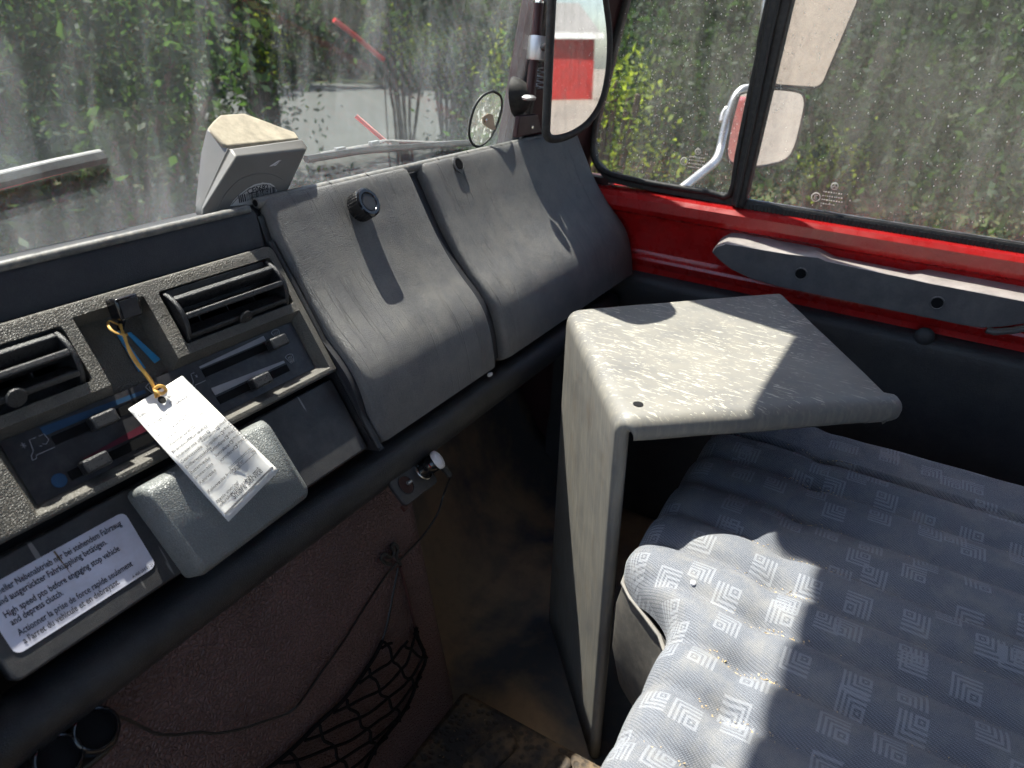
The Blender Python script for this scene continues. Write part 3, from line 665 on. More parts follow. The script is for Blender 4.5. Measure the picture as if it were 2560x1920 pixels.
# slider field
SW = -.0025
box('slider_panel', (.2145, -.1428, -.006), (.529, -.0842, SW), MAT['consoleflat'], con, frame=CF)
def slot(u0, u1, v): return box('slider_slot', (u0, v - .0042, SW), (u1, v + .0042, SW + .0006), MAT['void'], con, frame=CF)
for u0, u1, v in ((.4015, .489, -.0985), (.401, .4955, -.1295), (.2495, .345, -.1005), (.246, .345, -.133)): slot(u0, u1, v)
def wedge(name, pts, mat):
    return mk(name, [C(u, v, SW + .0008) for u, v in pts], [tuple(range(len(pts)))], mat, con)
wedge('grey_wedge', [(.4005, -.0928), (.4005, -.0905), (.4865, -.0868), (.4865, -.0928)], MAT['greyprint'])
wedge('grey_wedge', [(.4005, -.1232), (.4005, -.1150), (.4945, -.1205), (.4945, -.1232)], MAT['greyprint'])
wedge('blue_wedge', [(.2455, -.0938), (.2455, -.0858), (.340, -.0905), (.340, -.0938)], MAT['blueprint'])
wedge('red_wedge', [(.262, -.1262), (.262, -.1245), (.340, -.1175), (.340, -.1262)], MAT['redprint'])
mk('blue_dot', [C(.2375 + .0062 * math.cos(a), -.1325 + .0062 * math.sin(a), SW + .0008) for a in np.linspace(0, 2 * PI, 25)[:-1]], [tuple(range(24))], MAT['blueprint'], con)
def strokes(name, lines, u, v, s, mat=None, r=.00035):
    return tubes(name, [[C(u + a * s, v + b * s, SW + .0009) for a, b in ln] for ln in lines], r, mat or MAT['greyprint'], con, seg=4)
scr = [[(-1, .6), (-.5, .85), (0, .95), (.5, .85), (1, .6), (.55, -.7), (0, -.6), (-.55, -.7), (-1, .6)]] + [[(k, -1), (k * .9 + .1, -.4), (k - .1, 0), (k + .1, .45)] for k in (-.4, 0, .4)]
strokes('windscreen_symbol', scr, .5035, -.1215, .0055); strokes('windscreen_symbol', scr, .5025, -.0905, .0055); strokes('windscreen_symbol', scr, .3475, -.092, .0055)
seat_ = [[(.1, 1), (-.5, 1), (-.75, -.2), (-1.2, -.7), (-1.3, -1.1), (-.9, -1.1), (-.8, -.8), (.3, -.8), (1.1, -.8)], [(.3, .5), (.0, .2)], [(.25, .15), (0, .55)]]
strokes('foot_air_symbol', seat_, .392, -.1005, .0065)
strokes('fan_foot_symbol', [[(.2, 1), (-.4, 1), (-.6, -.1), (-1.0, -.5), (-1.1, -.9), (-.7, -.9), (-.6, -.6), (.5, -.6), (1.2, -.6)], [(.5, 1), (1.0, 1), (1.1, .3), (.7, 0), (.4, .2)], [(-1.3, .6), (-.9, .9)], [(-1.3, .9), (-.9, .6)], [(-1.1, 1.05), (-1.1, .45)], [(.1, .1), (.3, .0)]], .2375, -.1005, .0085)
def slider(u, v, uw=.0225, h=.0125):
    k = box('slider_knob', (u - uw / 2, v - h / 2, SW + .003), (u + uw / 2, v + h / 2, SW + .0165), MAT['knobblack'], con, bevel=.0022, frame=CF, seg=3)
    for i in (0, 1, 4, 5):
        pass
    box('stem', (u - .005, v - .0022, SW + .0006), (u + .005, v + .0022, SW + .0038), MAT['gloss'], k, frame=CF)
    return k
for u, v in ((.4915, -.1000), (.4490, -.1300), (.2895, -.1015), (.2655, -.1325)): slider(u, v)
# air vents: turning barrels with slats
def vent(u0, u1, v0, v1, tilt, tab_u):
    cu = (u0 + u1) / 2; cv = (v0 + v1) / 2; cwid = -.012; rad = (v1 - v0) / 2 - .0015
    vt = box('air_vent', (u0 - .002, v0 - .002, -.055), (u1 + .002, v1 + .002, -.045), MAT['void'], con, frame=CF)
    for uu in (u0, u1):                          # inside walls of the opening
        box('vent_wall', (uu - .0012, v0, -.05), (uu + .0012, v1, .004), MAT['consoleflat'], vt, frame=CF)
    for vv in (v0, v1): box('vent_wall', (u0, vv - .0012, -.05), (u1, vv + .0012, .004), MAT['consoleflat'], vt, frame=CF)
    def pt(u, ang, r): return C(u, cv + r * math.sin(ang), cwid + r * math.cos(ang))
    R0 = rad + .006
    for uu, sg in ((u0 + .004, 1), (u1 - .004, -1)):                # end cheeks
        pl = [pt(uu, math.radians(t) + tilt, R0) for t in np.linspace(-82, 82, 15)] + [C(uu, cv, cwid - .012)]
        prism('vent_cheek', pl, Vector((sg * .005, 0, 0)), MAT['knobblack'], vt, bevel=.0015)
    for t, wd in ((-78, .013), (-40, .0105), (-2, .0105), (36, .0105), (74, .018)):
        a = math.radians(t) + tilt; c = Vector((0, 0, 0))
        d = (pt(0, a, 1) - pt(0, a, 0)).normalized(); n = Vector((1, 0, 0)).cross(d)
        fr = (pt(0, a, R0), Vector((1, 0, 0)), n, d)
        th = .0031 if t < 60 else .0080
        box('vent_slat', (u0 + .0085, -th, -wd * 1.5), (u1 - .0085, th, 0), MAT['knobblack'], vt, bevel=.0016, frame=fr, seg=3)
    a = math.radians(-40) + tilt
    lathe('vent_tab', [(0, 0), (.004, 0), (.0075, .001), (.0085, .003), (.0075, .0045), (0, .005)], pt(tab_u, a, R0 - .001), pt(0, a, 1) - pt(0, a, 0), MAT['knobblack'], vt, seg=16)
    for k in range(3):                           # upright vanes behind the slats
        uu = u0 + (u1 - u0) * (k + 1) / 4; box('vent_vane', (uu - .0008, v0 + .004, -.04), (uu + .0008, v1 - .004, -.004), MAT['knobblack'], vt, frame=CF)
    return vt
vent(*VENT[0], math.radians(-6), .468); vent(*VENT[1], math.radians(6), .236)
# switch in the recess: square black rocker on a stalk, blue strips on the floor of the recess
FL = -.0095
for pts in ([(.3470, -.0300), (.3505, -.0300), (.3550, -.0715), (.3475, -.0725)], [(.3560, -.0345), (.3600, -.0345), (.3725, -.0690), (.3655, -.0705)]):
    mk('blue_strip', [C(u, v, FL + .0012) for u, v in pts] + [C(u, v, FL) for u, v in pts], [(0, 1, 2, 3), (0, 4, 5, 1), (1, 5, 6, 2), (2, 6, 7, 3), (3, 7, 4, 0)], MAT['blueplastic'], con)
sw = thing('switch_lever', 'square black switch on a short stalk in the console recess', 'switch', C(.353, -.02, FL))
tube('stalk', [C(.3535, -.028, FL), C(.3540, -.020, .006), C(.3540, -.014, .014)], .0032, MAT['gloss'], sw, seg=10)
sf = (C(.3535, -.0150, .0165), Vector((1, 0, 0)), (CVv * .92 + CW * .35).normalized(), Vector((1, 0, 0)).cross((CVv * .92 + CW * .35).normalized()))
box('rocker', (-.0115, -.0105, -.009), (.0115, .0105, .009), MAT['gloss'], sw, bevel=.0024, frame=sf, seg=3)
box('rocker_face', (-.0085, -.0085, .009), (.0085, .0075, .0096), MAT['consoleflat'], sw, frame=sf)
for k in range(4): box('contact_pin', (.002 + k * .0024, -.0125, .003), (.0031 + k * .0024, -.0103, .0045), MAT['knobblack'], sw, frame=sf)
# lower blank panel
lp = thing('lower_panel', 'flat scuffed black panel below the heater sliders', 'panel', C(.34, -.25))
a_ = round_poly([Vector((.1395, -.1665, 0)), Vector((.5435, -.1620, 0)), Vector((.5435, -.2560, 0)), Vector((.1395, -.2570, 0))], [.003, .003, .004, .008], 4)
prism('panel_face', [C(p.x, p.y, -.004) for p in a_], CW * -.02, MAT['blank'], lp, bevel=.0022, seg=3)
box('rail', (.139, -.1645, -.03), (.5435, -.1575, -.0175), MAT['void'], lp, frame=CF)
box('side_panel', (-.05, -.262, -.03), (.1300, -.17, -.008), MAT['blank'], lp, bevel=.004, frame=CF)
# grey box (ash tray) below the sliders
at = thing('ashtray', 'silver grey grained ashtray box standing out below the sliders', 'ashtray', C(.35, -.26))
bt = [(.2775, -.1680), (.4240, -.1660), (.4275, -.2600), (.2860, -.2660)]
ft = [(.2815, -.1760), (.4150, -.1730), (.4205, -.2520), (.2905, -.2600)]
a = round_poly([Vector((u, v, 0)) for u, v in bt], .008, 4); b = round_poly([Vector((u, v, 0)) for u, v in ft], .010, 4); n = len(a)
vs = [C(p.x, p.y, -.005) for p in a] + [C(p.x, p.y, .018) for p in a] + [C(p.x * .5 + q.x * .5, p.y * .5 + q.y * .5, .0275) for p, q in zip(a, b)] + [C(p.x, p.y, .031) for p in b]
fs = []
for l in range(3): fs += [(l * n + i, l * n + (i + 1) % n, (l + 1) * n + (i + 1) % n, (l + 1) * n + i) for i in range(n)]
fs.append(tuple(range(3 * n, 4 * n)))
mk('box_front', vs, fs, MAT['ashtray'], at, angle=75)
# warning sticker with its three languages
st = thing('warning_sticker', 'lilac white warning sticker with dark lettering on the lower black panel', 'sticker', C(.21, -.235))
q = round_poly([Vector((.1500, -.1800, 0)), Vector((.2690, -.1850, 0)), Vector((.2690, -.2385, 0)), Vector((.1500, -.2385, 0))], .007, 6)
q = round_poly([Vector((.1490, -.1815, 0)), Vector((.2695, -.1815, 0)), Vector((.2695, -.2385, 0)), Vector((.1490, -.2385, 0))], .007, 6)
prism('sticker_sheet', [C(p.x, p.y, -.0032) for p in q], CW * -.0007, MAT['sticker'], st)
def on_st(u0, v0): return lambda a, b: C(u0 + a, v0 + b, -.0028)
for s, u0, v0, wd in (('Schneller Nebenabtrieb nur bei stehendem Fahrzeug', .1535, -.1912, .1085), ('und ausgerückter Fahrkupplung betätigen.', .1560, -.1990, .0880),
                      ('High speed pto before engaging stop vehicle', .1560, -.2095, .0940), ('and depress clutch.', .1570, -.2170, .0400),
                      ('Actionner la prise de force rapide seulement', .1575, -.2268, .0955), ("a l'arret du vehicule et en debrayant.", .1575, -.2342, .0790)):
    text('lettering', s, .0078, MAT['ink'], on_st(u0, v0), st, width=wd, bold=.0001)
text('part_number', 'A 405 584 01 21', .0040, MAT['ink'], on_st(.2475, -.2365), st, width=.0195)
mk('rust_run', [C(u, v, -.0027) for u, v in ((.2064, -.1822), (.2080, -.1822), (.2090, -.2080))], [(0, 1, 2)], MAT['mud'], st)
# ================================================================== service tag on its rubber band
def cw(p, w): return onp(p[0], p[1], CO + CW * w, CW)
TPX = [r5(830, 1200), r5(1180, 985), r5(1805, 1600), r5(1480, 1930)]
def tagp(a, t, lift=0.0):
    """a across the card, t from its top to its bottom"""
    k = [(1 - a) * (1 - t), a * (1 - t), a * t, (1 - a) * t]
    x = sum(q[0] * f for q, f in zip(TPX, k)); y = sum(q[1] * f for q, f in zip(TPX, k))
    s = min(1.0, t / .5); s = s * s * (3 - 2 * s)
    w = .010 + .0275 * s + .0040 * math.sin(PI * min(1, t * 1.2)) * a + .0012 * math.sin(a * 7 + t * 3) * math.sin(PI * t) + .0009 * math.sin(a * 13 - t * 4) * t
    return cw((x, y), w + lift)
tTL, tTR, tBR, tBL = tagp(0, 0), tagp(1, 0), tagp(1, 1), tagp(0, 1)
sv = thing('service_tag', 'white paper service tag with printed checklist hanging from a yellow band', 'tag', tagp(.5, 1))
NA, NTT = 16, 24
hole = (.5, .070)
card = grid('card', [[tagp(i / NA, j / NTT) for i in range(NA + 1)] for j in range(NTT + 1)], MAT['paper'], sv, solid=.0005, angle=80)
hp = [tagp(hole[0] + .060 * math.cos(a), hole[1] + .030 * math.sin(a), .0007) for a in np.linspace(0, 2 * PI, 19)[:-1]]
mk('punched_hole', hp, [tuple(range(18))], MAT['void'], sv)
TW, TH = (tBR - tBL).length * .94, (tBL - tTL).length
def on_tag(a0, t0): return lambda x, y: tagp(a0 + x / TW, t0 - y / TH, .0009)
rowsT = [('Dato', .05, .090, 0), ('Foretaget ved', .055, .18, 0), ('Motorolie skiftet', .06, .275, 1), ('Olietype:', .06, .318, 0), ('Oliefilterskift', .06, .367, 1), ('Brandstoffilterskift', .06, .415, 1), ('Smøreservice udført', .06, .460, 1),
         ('Gearkasseolie', .06, .507, 0), ('Differentialolie', .06, .555, 0), ('Batterivæske', .06, .602, 0), ('Bremsevæske', .06, .648, 0), ('Kølervæske', .06, .693, 0), ('Kølervæske frostgrader:', .06, .775, 0), ('Næste smøring/', .06, .862, 0), ('olieskift/filterskift ved:', .06, .893, 0)]
def check(a, t):
    e = .0011; w_, h_ = .0016, .0016
    vs = []
    f = on_tag(a, t)
    for x, y in ((0, 0), (2 * w_, 0), (2 * w_, 2 * h_), (0, 2 * h_)): vs.append(f(x, y))
    for x, y in ((.0005, .0005), (2 * w_ - .0005, .0005), (2 * w_ - .0005, 2 * h_ - .0005), (.0005, 2 * h_ - .0005)): vs.append(f(x, y))
    return mk('tick_box', vs, [(0, 1, 5, 4), (1, 2, 6, 5), (2, 3, 7, 6), (3, 0, 4, 7)], MAT['ink'], sv, fix=False)
for s, a, t, b in rowsT:
    wdt = len(s) * .00205; text('printed_line', s, .0046, MAT['ink'], on_tag(a, t), sv, width=wdt)
    if b: check(a + (wdt + .0012) / TW, t)
for k in range(5):
    t = .482 + k * .047; text('printed_line', 'kontrolleret', .0046, MAT['ink'], on_tag(.50, t), sv, width=.0185); check(.50 + .0197 / TW, t)
    text('printed_line', 'skiftet', .0046, MAT['ink'], on_tag(.815, t - .012), sv, width=.0098); check(.815 + .0108 / TW, t - .012)
text('heading', 'Smøre Service', .0095, MAT['ink'], on_tag(.27, .925), sv, width=.0385)
def tagbar(name, a0, a1, t0, t1, mat):
    n = 14; return grid(name, [[tagp(a0 + (a1 - a0) * i / n, t, .0009) for i in range(n + 1)] for t in (t0, t1)], mat, sv)
tagbar('dark_bar', .03, .985, .942, .957, MAT['ink2'])
for a0, a1, t in ((.34, .76, .318), (.84, .985, .300), (.55, .985, .115), (.55, .985, .150), (.52, .97, .745), (.52, .97, .785), (.52, .97, .735)): tagbar('rule', a0, a1, t, t + .0028, MAT['ink2'])
for a0, t0, t1 in ((.55, .115, .150), (.982, .115, .150), (.52, .745, .785), (.967, .745, .785)): tagbar('rule', a0, a0 + .006, t0, t1, MAT['ink2'])
text('printed_line', 'liter', .0044, MAT['ink'], on_tag(.76, .318), sv, width=.0055); text('printed_line', 'km', .0030, MAT['ink'], on_tag(.92, .140), sv, width=.003); text('printed_line', 'km', .0030, MAT['ink'], on_tag(.91, .775), sv, width=.003)
for a0, t0, n in ((.58, .075, 3), (.64, .140, 6), (.72, .175, 5), (.56, .768, 5)):      # pencilled figures
    pth = [[tagp(a0 + .035 * k + .010 * math.cos(x), t0 + .012 * math.sin(x * (1 + k % 2)), .0010) for x in np.linspace(0, 5, 8)] for k in range(n)]
    tubes('pencil_mark', pth, .00022, MAT['pencil'], sv, seg=4)
rb = thing('rubber_band', 'yellow rubber band looped from the black switch to the tag', 'rubber band', C(.355, -.03))
kt = tagp(.46, .045, .003)
paths = [[cw(r5(700, 640), -.002), cw(r5(705, 665), .008), cw(r5(740, 700), .012), cw(r5(800, 718), .012), cw(r5(825, 715), .010)],
         [cw(r5(782, 650), .004), cw(r5(800, 720), .010), cw(r5(850, 830), .013), cw(r5(915, 930), .014), cw(r5(985, 1020), .014), kt + Vector((-.001, 0, .001))],
         [cw(r5(775, 655), .002), cw(r5(810, 730), .012), cw(r5(835, 820), .014), cw(r5(880, 900), .016), cw(r5(960, 1000), .016), kt + Vector((.002, 0, .001))],
         [cw(r5(700, 640), -.002), cw(r5(712, 628), .004), cw(r5(740, 640), .004), cw(r5(775, 655), .002)]]
for p in paths: tube('strand', spline(p, 6), .0012, MAT['band'], rb, seg=6, flat=.7)
kp = [cw(r5(*p), w) for p, w in (((995, 1075), .015), ((1030, 1050), .019), ((1065, 1060), .019), ((1075, 1080), .016), ((1050, 1100), .018), ((1020, 1090), .019), ((1000, 1080), .016))]
tube('knot', spline(kp, 5), .0016, MAT['band'], rb, seg=6)
# ================================================================== power outlet bracket, charger, cable, splitter
NP = Vector((.15, -.70, .70)).normalized(); PU = (Vector((1, 0, 0)) - NP * NP.x).normalized(); PV = NP.cross(PU)
s1 = ont(1059, 1174, .030); s2 = onp(1015, 1212, s1, NP)
ob = thing('outlet_bracket', 'small black bracket with two sockets under the dashboard roll', 'outlet', s1)
q = [onp(972, 1205, s1, NP), onp(1016, 1266, s1, NP), onp(1096, 1204, s1, NP), onp(1060, 1130, s1, NP)]
pl = prism('plate', round_poly(q, .006, 4), NP * -.006, MAT['consoleflat'], ob, bevel=.0012)
lathe('socket_ring', [(.0115, -.004), (.0125, .0005), (.0140, .0018), (.0150, .0005), (.0150, -.003)], s1, NP, MAT['chrome'], ob, seg=28)
lathe('socket_ring', [(.0112, -.004), (.0122, .0005), (.0128, .0010), (.0134, .0005), (.0134, -.003)], s2, NP, MAT['consoleflat'], ob, seg=28)
lathe('socket_bore', [(.0, .0003), (.0118, .0003), (.0118, -.001)], s2, NP, MAT['darkred'], ob, seg=24)
lathe('contact', [(0, 0), (.003, 0), (.0026, .006), (.0015, .008), (0, .008)], s2 + PU * .004, NP, MAT['steel'], ob, seg=10)
box('bracket_tip', (-.004, -.004, -.006), (.004, .004, -.002), MAT['darkred'], ob, frame=(q[1], PU, PV, NP))
ch = thing('usb_charger', 'round black plug with white domed cap in the outlet under the dash', 'charger', s1)
ca = (onp(1089, 1150, s1 + NP * .036, NP) - s1).normalized()
ca = (NP * .9 + PU * .42).normalized()
lathe('plug_body', [(0, -.004), (.0112, -.004), (.0112, .006), (.0122, .008), (.0125, .018), (.0118, .021), (0, .021)], s1, ca, MAT['gloss'], ch, seg=28)
lathe('white_cap', [(.0100, .0200), (.0132, .0205), (.0138, .023), (.0132, .0265), (.0112, .0275), (.0105, .0282), (.006, .0295), (.0, .0298)], s1, ca, MAT['whitecap'], ch, seg=32, angle=50)
box('red_light', (-.0028, -.0026, .0), (.0028, .0026, .0007), MAT['lens'], ch, frame=(s1 + ca * .010 - PU * .0085 + NP * .0085, PU, PV, (NP - PU * .8).normalized()))
cp = s1 + ca * .014
cb0 = cp + PU * .012 - PV * .008
tube('cable_boot', spline([cp + PU * .010 - PV * .004, cp + PU * .0145 - PV * .011, cp + PU * .0165 - PV * .020, cp + PU * .0165 - PV * .030], 4), [.0055] * 4 + [.0050] * 4 + [.0042] * 4 + [.0034], MAT['rubber'], ch, seg=10)
pc = thing('power_cable', 'thin black cable from the charger across the brown panel to the splitter', 'cable', ont(1000, 1400))
cabpts = [cp + PU * .0165 - PV * .030] + [ont(*b3(*p), y) for p, y in (((975, 345), .020), ((940, 450), .018), ((870, 555), .010), ((780, 650), .006), ((690, 750), .005), ((590, 900), .005), ((490, 1060), .005), ((390, 1200), .005), ((300, 1330), .005), ((235, 1395), .006), ((120, 1435), .007), ((0, 1475), .008))] + [ont(*b2(*p), y) for p, y in (((1700, 1385), .009), ((1600, 1372), .010), ((1400, 1395), .010), ((1250, 1385), .011), ((1110, 1320), .012), ((1000, 1265), .014), ((940, 1250), .016))]
tube('cable', spline(cabpts, 5), .0016, MAT['cable'], pc, seg=7)
# twin socket splitter at the lower left
SN = Vector((.05, -.62, .78)).normalized(); SU = (Vector((1, 0, 0)) - SN * SN.x).normalized(); SV = SN.cross(SU)
h1 = ont(*b2(770, 1345), .034); h2 = onp(*b2(470, 1570), h1, SN)
ss = thing('socket_splitter', 'glossy black twin socket splitter in the lower left corner', 'socket', h1)
dist = (h2 - h1).length; dv = (h2 - h1).normalized()
ol = []
nv = SN.cross(dv)
for k in range(13):
    a = -PI / 2 + PI * k / 12; ol.append(h1 + (nv * math.sin(a) - dv * math.cos(a) * .9) * .0225)
for k in range(13):
    a = PI / 2 + PI * k / 12; ol.append(h2 + dv * .030 + (nv * math.sin(a) - dv * math.cos(a) * .9) * .0225)
sb = prism('splitter_body', [q - SN * .010 for q in ol], SN * -.025, MAT['gloss'], ss, bevel=.004, seg=3)
for hc in (h1, h2):
    lathe('socket_cup', [(0, -.012), (.0150, -.012), (.0156, -.001), (.0160, .0010), (.0172, .0014), (.0186, .0002), (.0196, -.004), (.0200, -.011)], hc, SN, MAT['gloss'], ss, seg=36, angle=50)
    lathe('socket_floor', [(0, -.0112), (.0148, -.0112), (.0152, -.004), (.0153, -.0035)], hc, SN, MAT['void'], ss, seg=28)
# ================================================================== storage net on the brown panel
net = thing('storage_net', 'slack black elastic net hooked on the brown tunnel panel', 'net', ont(*b3(840, 990)))
def nb(x, y, d=.006): return ont(*b3(x, y), d)
E1 = [(835, 985), (850, 1045), (885, 1140), (850, 1230), (810, 1340), (740, 1450), (650, 1560), (590, 1680), (560, 1760)]
E2 = [(680, 1050), (640, 1130), (560, 1250), (480, 1350), (380, 1440), (280, 1540), (190, 1620), (100, 1690), (20, 1760)]
e1 = spline([nb(*p) for p in E1], 4); e2 = spline([nb(*p) for p in E2], 4)
tube('edge_cord', e1, .0030, MAT['cord'], net, seg=6); tube('edge_cord', e2, .0030, MAT['cord'], net, seg=6)
tube('hang_cord', spline([nb(765, 700), nb(790, 800), nb(815, 900), nb(835, 985)], 4), .0022, MAT['maroon'], net, seg=6)
tube('hang_cord', spline([nb(755, 705), nb(730, 830), nb(705, 960), nb(680, 1050)], 4), .0017, MAT['cable'], net, seg=6)
tube('hook', spline([nb(720, 690), nb(690, 680), nb(672, 655), nb(690, 640), nb(720, 655), nb(735, 625), nb(720, 600), nb(738, 592), nb(752, 615), nb(745, 650), nb(765, 690)], 4), .0027, MAT['steel'] if False else MAT['rubber'], net, seg=7)
n1 = len(e1) - 1
random.seed(3)
def netp(f, s):
    f = min(1, max(0, f)); i = f * n1; k = min(n1 - 1, int(i)); t = i - k
    a = e1[k].lerp(e1[k + 1], t); b = e2[k].lerp(e2[k + 1], t)
    return a.lerp(b, s) + TUN_N * (.004 + .006 * math.sin(PI * s)) + Vector((0, 0, -.012 * math.sin(PI * s)))
for k in range(-3, 6):                     # two families of cords crossing into diamonds
    for sgn in (1, -1):
        pts = []
        for j in range(13):
            s = j / 12; f = k * .175 + (.42 * s if sgn > 0 else .42 * (1 - s)) + .012 * math.sin(j * 1.7 + k)
            if -.005 <= f <= 1.0: pts.append(netp(f, s))
        if len(pts) >= 3: tube('net_cord', spline(pts, 2), .0021, MAT['cord'], net, seg=5)
# ================================================================== grey box behind the dash crest
def obp(p, y): q = b8(*p); return on(q[0], q[1], 1, y)
ou = thing('toll_box', 'dusty grey plastic toll box leaning against the windscreen', 'toll box', obp((500, 1560), .69))
front = [(705, 755), (1635, 655), (1335, 1330), (300, 1600)]; mid = [(618, 655), (1575, 520), (1640, 640), (1340, 1330), (225, 1620), (222, 1450)]
F = [obp(p, .668) for p in ((705, 752), (1640, 650), (1330, 1330), (520, 1560), (330, 1570), (245, 1480))]
Mi = [obp(p, .674) for p in ((616, 648), (1574, 516), (1648, 640))]
# the front shell
fl = [(705, 752), (1600, 652), (1640, 660), (1345, 1280), (1310, 1330), (330, 1590), (262, 1540), (250, 1450)]
sl_ = [(616, 652), (1572, 518), (1650, 632), (1360, 1270), (1325, 1330), (235, 1610), (222, 1560), (228, 1450)]
bl_ = [(535, 650), (1545, 545), (1560, 600), (1330, 1240), (1300, 1300), (170, 1560), (152, 1500), (160, 1385)]
kl_ = [(300, 372), (800, 160), (1490, 430), (1300, 1000), (1270, 1200), (190, 1500), (150, 1450), (150, 1380)]
def shell(name, loops, mat, par, cap0=True, cap1=True, bev=.0025):
    n = len(loops[0]); vs = [p for l in loops for p in l]; fs = []
    for l in range(len(loops) - 1): fs += [(l * n + i, l * n + (i + 1) % n, (l + 1) * n + (i + 1) % n, (l + 1) * n + i) for i in range(n)]
    if cap0: fs.append(tuple(range(n)))
    if cap1: fs.append(tuple(range((len(loops) - 1) * n, len(loops) * n)))
    return mk(name, vs, fs, mat, par, bevel=bev, seg=3)
LF = [obp(p, .666) for p in fl]; LS = [obp(p, .677) for p in sl_]; LS2 = [obp(p, .6782) for p in sl_]; LB = [obp(p, .690) for p in bl_]; 
shell('front_shell', [LF, LS], MAT['obu'], ou)
# back shell: tapers to the glass; its dusty top is a part of its own
cB = sum(LS2, Vector()) / len(LS2)
LS3 = [cB + (p - cB) * .985 for p in LS2]
shell('back_shell', [LS3, LB], MAT['obu'], ou, bev=.0015)
top = [(590, 600), (1540, 500), (1490, 430), (800, 162), (480, 186), (392, 262), (302, 372), (516, 592)]
ty = [.681, .681, .700, .722, .722, .716, .706, .684]
tp = [obp(p, y) for p, y in zip(top, ty)]
low = [p + Vector((0, .004, -.035)) for p in tp]
nn_ = len(tp)
mk('dusty_top', tp + low, [tuple(range(nn_))[::-1]] + [(i, (i + 1) % nn_, nn_ + (i + 1) % nn_, nn_ + i) for i in range(nn_)], MAT['obutop'], ou, bevel=.003, seg=3)
side_ = [obp(p, y) for p, y in (((302, 378), .706), ((602, 652), .6795), ((224, 1450), .6795), ((165, 1440), .690), ((150, 1420), .700), ((230, 700), .715))]
prism('back_side', side_, (.007, .0, -.004), MAT['obu'], ou, bevel=.0015)
# round label with its print, clipped by the edge of the case
fn = (LF[1] - LF[0]).cross(LF[-1] - LF[0]).normalized()
if fn.y > 0: fn = -fn
def onf(p, d=.0008): q = b8(*p); return onp(q[0], q[1], LF[0] + fn * d, fn)
lab = [(620, 1420), (660, 1350), (740, 1270), (840, 1190), (950, 1130), (1060, 1105), (1160, 1115), (1225, 1160), (1248, 1230), (1225, 1300), (1180, 1330), (900, 1400)]
lq = [onf(p, .0006) for p in lab]
prism('round_label', lq, fn * -.0005, MAT['label'], ou)
lu = (onf((1060, 1200)) - onf((860, 1250))).normalized(); lv = fn.cross(lu)
if lv.z < 0: lv = -lv
def on_lab(p): o_ = onf(p, .0010); return lambda a, b: o_ + lu * a + lv * b
text('lettering', 'CE0682', .0085, MAT['ink'], on_lab((850, 1262)), ou, width=.031, bold=.00025)
tube('label_ring', [onf(p, .0010) for p in ((640, 1400), (720, 1310), (840, 1215), (950, 1155), (1060, 1130), (1150, 1138), (1205, 1175))], .0004, MAT['ink2'], ou, seg=4)
random.seed(5)
x = 0
vs = []; fs = []
while x < .055:
    w_ = random.choice((.0006, .0011, .0016)); o_ = onf((740, 1380), .0011); k = len(vs)
    vs += [o_ + lu * x, o_ + lu * (x + w_), o_ + lu * (x + w_) + lv * .0085, o_ + lu * x + lv * .0085]; fs.append((k, k + 1, k + 2, k + 3)); x += w_ + random.choice((.0006, .0010, .0014))
mk('barcode', vs, fs, MAT['ink'], ou, fix=False)
for k, (p, wd) in enumerate((((770, 1300), .050), ((980, 1215), .02), ((880, 1290), .03))): text('small_print', 'II lll ii lIl iIl ll', .0022, MAT['ink2'], on_lab(p), ou, width=wd)
for pts in ([(1140, 888), (1180, 885), (1300, 805), (1262, 810)], [(1195, 882), (1225, 880), (1308, 800), (1302, 812)]):
    mk('maker_mark', [onf(p, .0007) for p in pts], [(0, 1, 2, 3)], MAT['whitecap'], ou, fix=False)
tube('moulded_arc', spline([onf(p, .0002) for p in ((450, 1480), (560, 1250), (760, 1060), (980, 985), (1180, 995), (1320, 1060))], 5), .0006, MAT['obu'], ou, seg=5)
# ================================================================== inside mirror on a sucker
NM = Vector((-.36, -.93, .035)).normalized(); H0 = on(1420, 350, 1, .515)
def mp(px, py, d=0.0): return onp(px, py, H0 + NM * d, NM)
mi = thing('inside_mirror', 'tall black rimmed mirror with one straight edge above the dash corner', 'mirror', mp(1400, 350))
mo = [(1368, 330), (1383, 0), (1392, -100), (1409, -138), (1446, -156), (1484, -134), (1504, -80), (1514, 0), (1524, 90), (1520, 180), (1503, 255), (1472, 305), (1435, 333), (1398, 346), (1376, 345)]
mq = spline([mp(*p) for p in mo + mo[:1]], 5)[:-1]; mc = sum(mq, Vector()) / len(mq)
prism('mirror_glass', [mc + (p - mc) * .97 for p in mq], NM * -.003, MAT['mirror'], mi)
tube('rim', [p - NM * .003 for p in mq], .0068, MAT['rubber'], mi, seg=10, closed=True)
bk = [mc + (p - mc) * .99 - NM * .0042 for p in mq]; bk2 = [mc + (p - mc) * .80 - NM * .022 for p in mq]
shell('mirror_back', [bk, bk2], MAT['black'], mi, bev=0)
YR = .655
tube('rod', [on(1348, 6, 1, YR), on(1338, 120, 1, YR), on(1325, 245, 1, YR)], .0085, MAT['maroon'], mi, seg=14)
lathe('rod_cap', [(0, -.001), (.0086, -.001), (.0086, .002), (.006, .004), (0, .004)], on(1348, 6, 1, YR), (.05, 0, 1), MAT['chrome'], mi, seg=16)
cl = on(1350, 122, 1, YR - .004)
lathe('clamp', [(.010, -.019), (.0205, -.019), (.0215, -.016), (.0215, .016), (.0205, .019), (.010, .019)], cl, (.12, 0, 1), MAT['steel'], mi, seg=28)
lathe('clamp_hole', [(0, .0), (.0075, .0), (.0075, .0012), (0, .0012)], cl + Vector((.001, -.0214, .0)), (.1, -1, .1), MAT['void'], mi, seg=20)
